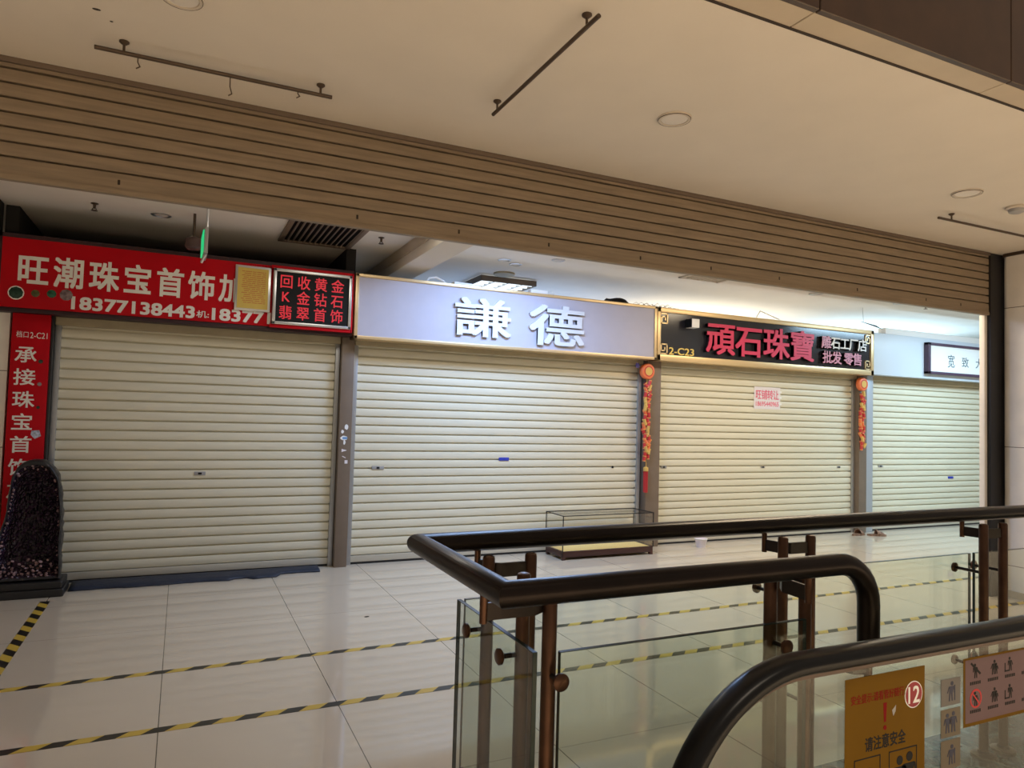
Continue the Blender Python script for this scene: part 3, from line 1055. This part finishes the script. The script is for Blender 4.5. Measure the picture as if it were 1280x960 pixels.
# small white cup and the litter by the far post
o = thing('paper_cup', (6.0, 7.06, 0), 'small white cup on the floor in front of the third shutter', 'cup')
B().lathe([(0.055, 0.0), (0.078, 0.10), (0.082, 0.105), (0.078, 0.108), (0.072, 0.10), (0.05, 0.006)], (6.0, 7.06, 0), 'Z', 24).build('cup_body', m_paper, o)
B().lathe([(0.0805, 0.098), (0.085, 0.106), (0.0805, 0.112)], (6.0, 7.06, 0), 'Z', 24, closed=False).build('rim', m_whitep, o)


def shoe(x, y, rz, label):
    t = thing('old_slipper', (x, y, 0), label, 'slipper')
    R = Matrix.Rotation(rz, 3, 'Z')
    b = B()
    pts = []
    for k in range(20):
        an = k * 2 * math.pi / 20
        w = 0.052 + 0.010 * math.cos(an)
        pts.append(Vector((x, y, 0)) + R @ Vector((0.135 * math.cos(an), w * math.sin(an), 0)))
    b.prism(pts, (0, 0, 0.0), (0, 0, 0.024))
    b.build('sole', m_brown, t)
    b = B()
    rings = []
    for i in range(7):
        u = i / 6
        lx = -0.01 + 0.125 * u
        hh = 0.07 * (1 - u) ** 0.6 + 0.022
        ww = 0.058 * (1 - 0.55 * u * u)
        rings.append([b.bm.verts.new(Vector((x, y, 0)) + R @ Vector((lx, ww * math.cos(a), 0.02 + (hh - 0.02) * math.sin(a)))) for a in [math.pi * j / 10 for j in range(11)]])
    for a, c in zip(rings[:-1], rings[1:]):
        for j in range(10):
            b.bm.faces.new((a[j], a[j + 1], c[j + 1], c[j]))
    o = b.build('upper', m_brown, t, angle=1.2)
    sm = o.modifiers.new('thickness', 'SOLIDIFY')
    sm.thickness = 0.005
    return t


shoe(8.93, 7.12, 0.1, 'brown slipper lying by the foot of the far post, the left one')
shoe(9.16, 7.00, -0.5, 'brown slipper lying by the foot of the far post, the right one')

for (sx, sy, lab) in ((1.37, 5.46, 'tiny dark scrap on the tiles between the tape and the second shutter'), (1.83, 3.52, 'tiny dark scrap on the tiles just behind the front railing glass')):
    o = B()
    o.prism([(sx + random.uniform(.6, 1) * 0.022 * math.cos(k * 1.05), sy + random.uniform(.5, 1) * 0.012 * math.sin(k * 1.05), 0.0003) for k in range(6)], (0, 0, 0), (0, 0, 0.003))
    tag(o.build('litter_scrap', m_joint), lab, 'litter')

# ================================================================== CEILING THINGS
def round_lamp(x, y, r, label):
    t = thing('ceiling_lamp', (x, y, CZ - 0.012), label, 'ceiling lamp', 'round lamps in the front ceiling')
    B().lathe([(r, CZ), (r, CZ - 0.006), (r * 0.93, CZ - 0.012), (r * 0.80, CZ - 0.012), (r * 0.78, CZ - 0.004)], (x, y, 0), 'Z', 36, closed=False).build('ring', m_ring, t)
    B().lathe([(r * 0.80, CZ - 0.002), (r * 0.76, CZ - 0.008), (r * 0.4, CZ - 0.0095)], (x, y, 0), 'Z', 36).build('diffuser', m_lamp, t)
    B().lathe([(r * 0.94, CZ - 0.0085), (r * 0.955, CZ - 0.0125), (r * 0.97, CZ - 0.0085)], (x, y, 0), 'Z', 36, closed=False).build('dark_seam', m_joint, t)
    return t


round_lamp(2.45, 3.165, 0.095, 'round flush ceiling lamp alone in the middle of the front ceiling')
round_lamp(5.08, 3.165, 0.10, 'round flush ceiling lamp beside the pipe at the right')
round_lamp(-0.075, 3.19, 0.085, 'round flush ceiling lamp cut by the top edge of the photo')

o = thing('smoke_detector', (5.72, 3.19, CZ - 0.05), 'white smoke detector on the front ceiling at the right edge', 'smoke detector')
B().lathe([(0.075, CZ), (0.075, CZ - 0.015), (0.06, CZ - 0.02)], (5.72, 3.19, 0), 'Z', 24).build('base', m_ring, o)
B().lathe([(0.055, CZ - 0.018), (0.052, CZ - 0.042), (0.03, CZ - 0.052)], (5.72, 3.19, 0), 'Z', 24).build('sensor_head', m_grey, o)


def pipe(pa, pb, hang, hooks, label, ends=(0.1, 0.9)):
    a, b_ = Vector((*pa, CZ - hang)), Vector((*pb, CZ - hang))
    d = b_ - a
    t = thing('ceiling_rail', (a + b_) / 2, label, 'ceiling rail', 'thin dark rails under the front ceiling')
    B().tube([a, b_], 0.010, 10).build('bar', m_pipe, t)
    for e in ends:
        q = a + d * e
        o = B().tube([q, (q.x, q.y, CZ)], 0.006, 8).build('hanger', m_pipe, t)
        B().lathe([(0.022, CZ), (0.022, CZ - 0.006), (0.010, CZ - 0.016)], (q.x, q.y, 0), 'Z', 14).build('ceiling_plate', m_pipe, o)
    for e, L in hooks:
        q = a + d * e
        B().tube([q, q - Vector((0, 0, L * 0.6)), q + Vector((0.010, 0, -L)), q + Vector((-0.006, 0, -L - 0.012))], 0.003, 6).build('hook', m_pipe, t)
    return t


pipe((-0.44, 3.72), (0.645, 3.72), 0.055, ((0.165, 0.05), (0.54, 0.09), (0.84, 0.03)), 'thin dark ceiling rail with small hooks, near the top left', (0.11, 0.945))
pipe((1.478, 2.415), (1.478, 3.50), 0.055, (), 'thin dark ceiling rail running towards the half-lowered shutter', (0.09, 0.95))
pipe((5.33, 3.545), (7.1, 3.53), 0.055, (), 'thin dark ceiling rail at the right, near the pillar', (0.09, 0.95))


def spot(x, y, r, label):
    t = thing('downlight', (x, y, CZ - 0.01), label, 'downlight', 'small recessed downlights above the shop fronts')
    B().lathe([(r, CZ), (r, CZ - 0.008), (r * 0.8, CZ - 0.010), (r * 0.7, CZ - 0.002)], (x, y, 0), 'Z', 24, closed=False).build('ring', m_silver, t)
    B().lathe([(r * 0.72, CZ - 0.001), (r * 0.6, CZ - 0.004)], (x, y, 0), 'Z', 24).build('bulb', m_lamp, t)
    return t


spot(-0.243, 7.0, 0.085, 'small recessed downlight above the red sign')
spot(3.144, 7.0, 0.075, 'recessed downlight above the pale lilac sign, nearest the beam')
spot(3.345, 7.14, 0.075, 'recessed downlight above the pale lilac sign, the rearmost')
spot(3.65, 6.69, 0.075, 'recessed downlight above the pale lilac sign, farthest from the beam')
spot(7.472, 6.62, 0.09, 'recessed downlight above the glossy black sign, nearest the half-lowered shutter')
spot(8.975, 6.516, 0.09, 'recessed downlight above the right end of the glossy black sign')

# air vent
t = thing('air_vent', (1.155, 6.93, CZ - 0.02), 'dark louvred air vent in the ceiling above the red sign', 'air vent')
x0, x1, y0, y1 = 0.80, 1.52, 6.40, 7.38
b = B()
for a in ((x0, x1, y0, y0 + .05), (x0, x1, y1 - .05, y1), (x0, x0 + .05, y0, y1), (x1 - .05, x1, y0, y1)):
    b.box(*a, CZ - 0.02, CZ, 0.004)
b.build('frame', m_vent, t)
for i in range(12):
    xx = x0 + 0.075 + i * 0.0525
    B().prism([(xx, y0 + .05, CZ - 0.018), (xx + 0.012, y0 + .05, CZ - 0.018), (xx + 0.03, y0 + .05, CZ - 0.002), (xx + 0.018, y0 + .05, CZ - 0.002)], (0, 0, 0), (0, y1 - y0 - 0.1, 0)).build('louvre', m_vent, t)
B().box(x0 + .04, x1 - .04, y0 + .04, y1 - .04, CZ - 0.0015, CZ - 0.0005).build('backing', m_blackink, t)
t = thing('air_vent', (5.57, 6.5, CZ - 0.02), 'pale air vent in the ceiling above the left half of the glossy black sign', 'air vent')
b = B()
for a in ((5.3, 5.9, 6.2, 6.24), (5.3, 5.9, 6.68, 6.72), (5.3, 5.34, 6.2, 6.72), (5.86, 5.9, 6.2, 6.72)):
    b.box(*a, CZ - 0.015, CZ, 0.003)
b.build('frame', m_ring, t)
for i in range(9):
    B().box(5.35 + i * 0.055, 5.375 + i * 0.055, 6.24, 6.68, CZ - 0.012, CZ - 0.001).build('louvre', m_ring, t)


def sprinkler(x, y, label):
    t = thing('sprinkler', (x, y, CZ - 0.07), label, 'sprinkler', 'sprinkler heads above the shop fronts')
    B().lathe([(0.03, CZ), (0.03, CZ - 0.005), (0.012, CZ - 0.012), (0.010, CZ - 0.045)], (x, y, 0), 'Z', 14).build('body', m_pipe, t)
    B().lathe([(0.026, CZ - 0.060), (0.026, CZ - 0.064)], (x, y, 0), 'Z', 14).build('deflector', m_pipe, t)
    b = B()
    for s_ in (-1, 1):
        b.tube([(x + s_ * 0.008, y, CZ - 0.04), (x + s_ * 0.016, y, CZ - 0.05), (x, y, CZ - 0.062)], 0.003, 6)
    b.build('yoke', m_pipe, t)


sprinkler(1.70, 6.75, 'dark sprinkler head between the louvred vent and the beam')
sprinkler(-0.75, 6.9, 'dark sprinkler head above the left part of the red sign')
sprinkler(9.35, 6.4, 'dark sprinkler head above the plain pale blue board')

# green exit sign hanging edge-on
t = thing('exit_sign', (0.118, 6.2, 2.80), 'green lit exit sign hanging edge-on above the red sign', 'exit sign')
B().tube([(0.122, 6.13, 2.82), (0.122, 6.13, CZ)], 0.010, 8).build('rod', m_silver, t)
B().box(0.100, 0.128, 6.05, 6.40, 2.815, 3.02, 0.003, rz=0.02).build('housing', m_grey, t)
B().box(0.088, 0.0985, 6.06, 6.39, 2.83, 3.00, 0.002, rz=0.02).build('lit_face', m_green, t)
B().tube([(0.12, 6.13, 2.82), (0.09, 6.13, 2.745)], 0.010, 8).build('bent_end', m_silver, t)
t = thing('ceiling_speaker', (0.03, 6.8, 2.98), 'small dark round fixture hanging just behind the green exit sign', 'fixture')
B().tube([(0.03, 6.8, 3.08), (0.03, 6.8, CZ)], 0.012, 8).build('stem', m_pipe, t)
B().lathe([(0.03, 0.11), (0.065, 0.09), (0.07, 0.02), (0.05, 0.0)], (0.03, 6.8, 2.98), 'Z', 18).build('body', mat('dusty_maroon', (0.09, 0.05, 0.045), 0.6), t)

# light grille hanging in the second shop, and clutter above the sign
t = thing('louvre_light', (3.6, 8.1, CZ - 0.08), 'white louvred ceiling light inside the shop above the pale lilac sign', 'ceiling light')
x0, x1, y0, y1 = 3.22, 3.98, 7.85, 8.6
b = B()
for a in ((x0, x1, y0, y0 + .02), (x0, x1, y1 - .02, y1), (x0, x0 + .02, y0, y1), (x1 - .02, x1, y0, y1)):
    b.box(*a, CZ - 0.08, CZ - 0.012, 0.003)
b.build('housing', m_vent, t)
for i in range(5):
    yy_ = y0 + 0.08 + i * 0.145
    B().tube([(x0 + .03, yy_, CZ - 0.055), (x1 - .03, yy_, CZ - 0.055)], 0.020, 10).build('lamp_tube', mat('lit_tube', (0.9, 0.9, 0.9), 0.4, emit=(0.85, 0.95, 1.0), estr=1.2), t)
for i in range(3):
    xx = x0 + 0.19 * (i + 1)
    B().box(xx - .006, xx + .006, y0 + .02, y1 - .02, CZ - 0.08, CZ - 0.04).build('louvre', m_whitep, t)
o = B().lathe([(0.13, CZ), (0.13, CZ - 0.02), (0.10, CZ - 0.03)], (3.45, 7.68, 0), 'Z', 24).build('ceiling_disc', mat('tan_disc', (0.42, 0.36, 0.24), 0.6))
tag(o, 'round tan disc on the ceiling just in front of the louvred light', 'ceiling disc')
o = B()
for k in range(3):
    o.tube([(4.75 + (0.16 - .012 * k) * math.cos(a), 7.2 + 0.07 * math.sin(a), 3.015 + 0.010 * k + 0.008 * math.sin(3 * a)) for a in [i * 2 * math.pi / 28 for i in range(29)]], 0.009, 6)
tag(o.build('cable_coil', m_blackink), 'coil of black cable lying on top of the pale lilac sign', 'cable')
o = B()
for k in range(7):
    xa = 4.95 + 0.08 * k
    o.tube([(xa, 7.2, 2.99), (xa + 0.10, 7.21, 3.03 + 0.025 * random.random()), (xa + 0.16, 7.2, 3.0), (xa + 0.26, 7.22, 3.05 * 0.99 + 0.02 * random.random()), (xa + 0.3, 7.2, 2.99)], 0.003, 5)
tag(o.build('loose_wires', m_grey), 'thin loose wires lying above the joint of the lilac and black signs', 'wires')
o = B().tube([(2.32, 7.22, 2.995), (2.36, 7.23, 3.05), (2.44, 7.23, 3.065), (2.52, 7.22, 3.03), (2.56, 7.22, 2.99)], 0.012, 8).build('white_hose', m_whitep)
tag(o, 'white hose loop lying on the pale lilac sign near the beam', 'hose')
t = thing('power_adapter', (2.72, 7.2, 2.985), 'small white adapter box on top of the pale lilac sign', 'box')
B().box(2.62, 2.84, 7.16, 7.24, 2.986, 3.03, 0.006, rz=0.1).build('case', m_whitep, t)
B().tube([(2.84, 7.2, 3.01), (2.92, 7.2, 3.03), (3.0, 7.21, 2.99)], 0.005, 6).build('lead', m_whitep, t)
t = thing('power_adapter', (3.6, 7.15, 2.985), 'white box on top of the pale lilac sign, just in front of the louvred light', 'box')
B().box(3.54, 3.76, 7.12, 7.2, 2.986, 3.035, 0.006).build('case', m_whitep, t)
B().tube([(3.76, 7.16, 3.01), (3.84, 7.16, 3.03), (3.9, 7.17, 2.99)], 0.005, 6).build('lead', m_whitep, t)
t = thing('flag_banner', (9.0, 7.0, 3.02), 'dark triangular flap hanging under the ceiling above the end of the glossy black sign', 'flap')
B().prism([(8.86, 7.04, 3.085), (9.34, 7.06, 3.015), (9.20, 7.05, 3.055)], (0, 0, 0), (0, 0.012, 0.01)).build('flap', m_blackink, t)
B().tube([(8.92, 7.05, 3.08), (8.90, 7.05, CZ)], 0.0025, 5).build('string', m_grey, t)
o = B().box(9.5, 13.2, 7.13, 7.26, 2.97, 3.06, 0.006).build('light_trough', m_whitep)
tag(o, 'white trough along the top of the plain pale blue board', 'trough')
o = B().tube([(6.95, 7.15, 2.99), (7.0, 7.12, 3.09), (7.35, 7.12, 3.0)], 0.006, 6).build('plastic_strip', m_whitep)
tag(o, 'bent white plastic strip standing on the glossy black sign', 'strip')

# ================================================================== RAILING
RZ = 1.157
t = thing('glass_railing', (0.954, 2.175, 0), 'bronze tube railing with glass panels wrapping round the end of the escalator', 'railing')
pts = [(7.0, 2.265, RZ), (0.742, 2.28, RZ), (0.742, 1.583, RZ), (1.90, 1.583, RZ)]
for k in range(1, 9):
    a = math.pi / 2 * k / 8
    pts.append((1.90 + 0.135 * math.sin(a), 1.583, RZ - 0.135 + 0.135 * math.cos(a)))
pts.append((2.035, 1.583, 0.87))
B().tube(pts, 0.034, 28).build('handrail', m_dkbronze, t, angle=0.9)

PA = [((.954, 2.180), (1.112, 2.180)), ((2.28, 2.175), (2.437, 2.175)), ((3.615, 2.172), (3.772, 2.172)), ((4.95, 2.17), (5.107, 2.17)), ((6.285, 2.17), (6.44, 2.17))]
PF = [((.954, 1.914), (.954, 1.745)), ((1.775, 1.745), (1.932, 1.745))]


def rail_post(x, y):
    o = B().lathe([(0.021, 0.0), (0.021, 1.116), (0.0185, 1.123), (0.012, 1.126)], (x, y, 0), 'Z', 20).build('post', m_bronze, t)
    B().lathe([(0.055, 0.003), (0.055, 0.012), (0.030, 0.018), (0.024, 0.03)], (x, y, 0), 'Z', 24).build('base_flange', m_bracket, o)


for a, c in PA + PF:
    rail_post(*a)
    rail_post(*c)


def bracket(stub, plan):
    o = B().strip(plan, 1.052, 1.098, 0.010).build('bracket', m_bracket, t)
    B().tube([(stub[0], stub[1], 1.045), (stub[0], stub[1], 1.13)], 0.011, 12).build('stub', m_bronze, o)


for a, c in PA:
    bracket((a[0], 2.278), [(a[0], 2.278), (a[0] + 0.015, 2.20), (a[0] + 0.045, 2.178), (c[0], c[1])])
bracket((0.748, 1.735), [(0.748, 1.735), (0.90, 1.735), (0.940, 1.76), (0.954, 1.914)])
bracket((1.775, 1.59), [(1.775, 1.59), (1.785, 1.70), (1.82, 1.742), (1.932, 1.745)])
# bracket carrying the lower end of the handrail
o = B().strip([(1.932, 1.745), (1.985, 1.60), (2.03, 1.583)], 0.80, 0.845, 0.012).build('bracket', m_bracket, t)
B().tube([(2.035, 1.583, 0.775), (2.035, 1.583, 0.88)], 0.013, 12).build('stub', m_bronze, o)


def pane(x0, x1, y0, y1, z0=0.08, z1=0.955):
    o = B().box(x0, x1, y0, y1, z0, z1).build('glass_panel', m_glass, t)
    e = B()
    q = 0.0006
    # the green-black polished edges of the pane
    if x1 - x0 > y1 - y0:
        e.box(x0, x1, y0 - q, y1 + q, z1 - 0.002, z1 + 0.0005)
        e.box(x0 - 0.001, x0 + 0.0006, y0 - q, y1 + q, z0, z1)
        e.box(x1 - 0.0006, x1 + 0.001, y0 - q, y1 + q, z0, z1)
    else:
        e.box(x0 - q, x1 + q, y0, y1, z1 - 0.002, z1 + 0.0005)
        e.box(x0 - q, x1 + q, y0 - 0.001, y0 + 0.0015, z0, z1)
        e.box(x0 - q, x1 + q, y1 - 0.0015, y1 + 0.001, z0, z1)
    e.build('pane_edge', m_glassedge, o)


pane(0.92, 2.345, 2.292, 2.304)
pane(2.372, 3.70, 2.288, 2.300)
pane(3.73, 5.02, 2.284, 2.296)
pane(0.893, 0.905, 1.722, 2.302)
pane(0.966, 1.888, 1.700, 1.712)


def clamp(px, py, dx, dy, L, z):
    d = Vector((dx, dy, 0))
    p0 = Vector((px, py, z)) + d * 0.018
    p1 = Vector((px, py, z)) + d * L
    o = B().tube([p0, p1], 0.0075, 10).build('glass_clamp', m_bracket, t)
    b = B()
    b.tube([p1 - d * 0.002, p1 + d * 0.004, p1 + d * 0.012, p1 + d * 0.016], 0.024, 20, taper=[0.016, 0.024, 0.024, 0.018])
    b.build('clamp_disc', m_bronze, o)


for z in (0.885, 0.42):
    clamp(.954, 2.180, -1, 0, 0.066, z)
    clamp(.954, 1.914, -1, 0, 0.066, z)
    clamp(.954, 1.745, 0, -1, 0.064, z)
    clamp(1.775, 1.745, 0, -1, 0.064, z)
    for a, c in PA[1:4]:
        clamp(a[0], a[1], 0, 1, 0.135, z)
        clamp(c[0], c[1], 0, 1, 0.135, z)

# ================================================================== ESCALATOR BALUSTRADE
EY = 1.30
t = thing('escalator_balustrade', (1.42, EY, 0), 'escalator side with a black rubber handrail curving round a glass newel', 'escalator')
ECX, ECZ, ER = 1.425, 0.598, 0.405


def newel(r, x_end):
    P = [(x_end, ECZ + r)]
    for k in range(0, 41):
        a = math.pi / 2 + math.pi * k / 40
        P.append((ECX + r * math.cos(a), ECZ + r * math.sin(a)))
    P.append((x_end, ECZ - r))
    return P


path = newel(ER, 5.2)
sec = [(-0.040, -0.012), (-0.038, 0.006), (-0.028, 0.016), (-0.012, 0.020), (0.012, 0.020), (0.028, 0.016), (0.038, 0.006), (0.040, -0.012), (0.030, -0.022), (-0.030, -0.022)]
b = B()
rings = []
for i, (px_, pz_) in enumerate(path):
    a = Vector(path[max(0, i - 1)])
    c = Vector(path[min(len(path) - 1, i + 1)])
    d = (c - a).normalized()
    nx_, nz_ = d.y, -d.x                       # outward: up on the top run
    if i == 0:
        nx_, nz_ = 0, 1
    rings.append([b.bm.verts.new((px_ + nx_ * o_, EY + s_, pz_ + nz_ * o_)) for s_, o_ in sec])
ns = len(sec)
for a, c in zip(rings[:-1], rings[1:]):
    for k in range(ns):
        b.bm.faces.new((a[k], a[(k + 1) % ns], c[(k + 1) % ns], c[k]))
b.bm.faces.new(rings[0])
b.bm.faces.new(rings[-1][::-1])
b.build('handrail_belt', m_belt, t, angle=0.9)
inn = newel(ER - 0.026, 5.2)
inn2 = newel(ER - 0.040, 5.2)
b = B()
A = [[b.bm.verts.new((p_[0], EY + s_, p_[1])) for p_ in pp] for pp, s_ in ((inn, -0.016), (inn, 0.016), (inn2, 0.012), (inn2, -0.012))]
for k in range(4):
    a, c = A[k], A[(k + 1) % 4]
    for i in range(len(inn) - 1):
        b.bm.faces.new((a[i], a[i + 1], c[i + 1], c[i]))
b.build('handrail_guide', mat('brown_steel_guide', (0.16, 0.12, 0.10), 0.35, metal=0.6), t)
gp = newel(ER - 0.038, 5.2)
b = B().prism([(p_[0], EY - 0.005, p_[1]) for p_ in gp], (0, 0, 0), (0, 0.010, 0))
b.build('glass_panel', m_glass, t)
B().box(1.25, 5.2, EY - 0.07, EY + 0.07, 0.0, 0.225, 0.02).build('skirt_panel', m_silver, t)

# signs stuck on the balustrade glass
GYS = EY - 0.0055
t = thing('warning_sign', (1.73, GYS, 0.55), 'amber safety warning sheet with a red exclamation mark, on the escalator glass', 'sign')
B().box(1.578, 1.890, GYS - 0.0012, GYS, 0.46, 0.940).build('sheet', m_ysign, t)
B().glyphs('安全提示:请看管好随行人员', 1.722, 0.884, 0.245, 0.024, GYS - 0.0012, 0.0006, 0.012, fit=True).build('red_text', m_dredink, t, smooth=False)
b = B()
b.prism([(1.722, 0, 0.862), (1.736, 0, 0.862), (1.733, 0, 0.812), (1.725, 0, 0.812)], (0, GYS - 0.0012, 0), (0, GYS - 0.0018, 0))
b.lathe([(0.0065, -0.0012), (0.0065, -0.0018)], (1.729, GYS, 0.797), 'Y', 14)
b.build('exclamation_mark', m_dredink, t)
B().glyphs('请注意安全', 1.732, 0.7635, 0.158, 0.036, GYS - 0.0012, 0.0006, 0.03, fit=True).build('black_text', m_blackink, t, smooth=False)
B().prism([(1.757, 0, 0.838), (1.772, 0, 0.85), (1.770, 0, 0.834), (1.762, 0, 0.823)], (0, GYS - 0.0012, 0), (0, GYS - 0.0018, 0)).build('grey_mark', m_grey, t)
o = B().lathe([(0.036, -0.0013), (0.036, -0.0022)], (1.843, GYS, 0.868), 'Y', 32).build('number_badge', m_whitep, t, label='dark red round badge numbered 12')
B().lathe([(0.0335, -0.002), (0.0335, -0.0026)], (1.843, GYS, 0.868), 'Y', 32).build('badge_face', mat('dark_red_badge', (0.28, 0.008, 0.02), 0.5), o)
B().glyphs('12', 1.843, 0.868, 0.045, 0.044, GYS - 0.0026, 0.0006, 0.02, fit=True).build('badge_number', m_whitep, o, smooth=False)


def person_icon(b, x, z, h, y, lean=0.0):
    s_ = h / 0.1
    b.lathe([(0.011 * s_, 0.0), (0.011 * s_, -0.0006)], (x + lean * 0.09 * s_, y, z + 0.088 * s_), 'Y', 12)
    b.prism([(x - 0.013 * s_, 0, z + 0.038 * s_), (x + 0.013 * s_, 0, z + 0.038 * s_), (x + 0.018 * s_ + lean * .07 * s_, 0, z + 0.074 * s_), (x - 0.018 * s_ + lean * .07 * s_, 0, z + 0.074 * s_)], (0, y, 0), (0, y - 0.0006, 0))
    for q in (-1, 1):
        b.prism([(x + q * 0.002 * s_, 0, z + 0.040 * s_), (x + q * 0.013 * s_, 0, z + 0.040 * s_), (x + q * 0.016 * s_, 0, z), (x + q * 0.007 * s_, 0, z)], (0, y, 0), (0, y - 0.0006, 0))
        b.prism([(x + q * 0.016 * s_ + lean * .06 * s_, 0, z + 0.074 * s_), (x + q * 0.022 * s_ + lean * .06 * s_, 0, z + 0.072 * s_), (x + q * 0.030 * s_, 0, z + 0.042 * s_), (x + q * 0.024 * s_, 0, z + 0.040 * s_)], (0, y, 0), (0, y - 0.0006, 0))


for x0, x1 in ((1.612, 1.712), (1.745, 1.858)):
    b = B()
    k = 0.003
    for a in ((x0, x1, 0.728, 0.728 + k), (x0, x1, 0.585, 0.585 + k), (x0, x0 + k, 0.585, 0.731), (x1 - k, x1, 0.585, 0.731)):
        b.box(a[0], a[1], GYS - 0.0018, GYS - 0.0012, a[2], a[3])
    if x0 < 1.7:
        person_icon(b, 1.668, 0.60, 0.105, GYS - 0.0012)
    else:
        person_icon(b, 1.788, 0.60, 0.115, GYS - 0.0012)
        person_icon(b, 1.822, 0.60, 0.12, GYS - 0.0012, 0.05)
    b.build('picture_box', m_blackink, t, smooth=False)

for i, (z0, z1, lab) in enumerate(((0.815, 0.890, 'uppermost'), (0.728, 0.806, 'middle'), (0.640, 0.720, 'lowest'))):
    o = thing('pictogram_sticker', (2.0, GYS, z0), '%s of the three small people pictograms in a column on the escalator glass' % lab, 'sticker', 'pictograms in a column')
    B().box(1.960, 2.046, GYS - 0.0012, GYS, z0, z1).build('sheet', mat('dull_sticker', (0.13, 0.12, 0.11), 0.5) if i < 1 else mat('tan_sticker', (0.12, 0.095, 0.06), 0.5), o)
    b = B()
    if i == 1:
        person_icon(b, 1.988, z0 + 0.012, 0.055, GYS - 0.0012)
        person_icon(b, 2.014, z0 + 0.012, 0.058, GYS - 0.0012)
    else:
        person_icon(b, 2.003, z0 + 0.012, 0.055, GYS - 0.0012, 0.1)
        b.box(2.018, 2.022, GYS - 0.0018, GYS - 0.0012, z0 + 0.012, z0 + 0.055)
    b.build('pictogram', mat('dark_blue_ink', (0.02, 0.025, 0.06), 0.5), o, smooth=False)

t = thing('rules_sign', (2.4, GYS, 0.74), 'mauve sheet of escalator rule pictograms with an amber border, on the escalator glass', 'sign')
B().box(2.060, 2.80, GYS - 0.0010, GYS, 0.742, 0.936).build('border_sheet', m_ysign, t)
B().box(2.068, 2.792, GYS - 0.0014, GYS - 0.0009, 0.752, 0.930).build('sheet', m_psign, t)
for r_ in range(2):
    for c_ in range(6):
        cx, cz = 2.115 + 0.083 * c_, 0.876 - 0.080 * r_
        b = B()
        person_icon(b, cx, cz, 0.042, GYS - 0.0014, 0.15 if c_ % 2 else -0.1)
        if c_ % 3 == 1:
            person_icon(b, cx + 0.014, cz, 0.032, GYS - 0.0014)
        if c_ % 3 == 2:
            b.box(cx - 0.028, cx - 0.024, GYS - 0.002, GYS - 0.0014, cz, cz + 0.026)
            b.box(cx - 0.028, cx - 0.006, GYS - 0.002, GYS - 0.0014, cz, cz + 0.004)
        if c_ == 0 and r_ == 0:
            b.prism([(cx - 0.024, 0, cz + 0.042), (cx - 0.019, 0, cz + 0.046), (cx + 0.024, 0, cz + 0.012), (cx + 0.019, 0, cz + 0.008)], (0, GYS - 0.0014, 0), (0, GYS - 0.0022, 0))
        a = cx - 0.026
        while a < cx + 0.024:
            b.box(a, a + 0.006, GYS - 0.0018, GYS - 0.0014, cz - 0.018, cz - 0.009)
            a += 0.0085
        b.build('pictogram', m_blackink, t, smooth=False)
        if c_ == 0 and r_ == 1:
            b = B()
            n = 28
            for k in range(n):
                a0, a1 = 2 * math.pi * k / n, 2 * math.pi * (k + 1) / n
                b.prism([(cx + q * math.cos(a_), 0, cz + 0.022 + q * math.sin(a_)) for q, a_ in ((0.022, a0), (0.027, a0), (0.027, a1), (0.022, a1))], (0, GYS - 0.0014, 0), (0, GYS - 0.0022, 0))
            b.prism([(cx - 0.018, 0, cz + 0.038), (cx - 0.015, 0, cz + 0.041), (cx + 0.018, 0, cz + 0.007), (cx + 0.015, 0, cz + 0.004)], (0, GYS - 0.0014, 0), (0, GYS - 0.0022, 0))
            b.build('prohibition_ring', m_redink, t, smooth=False)
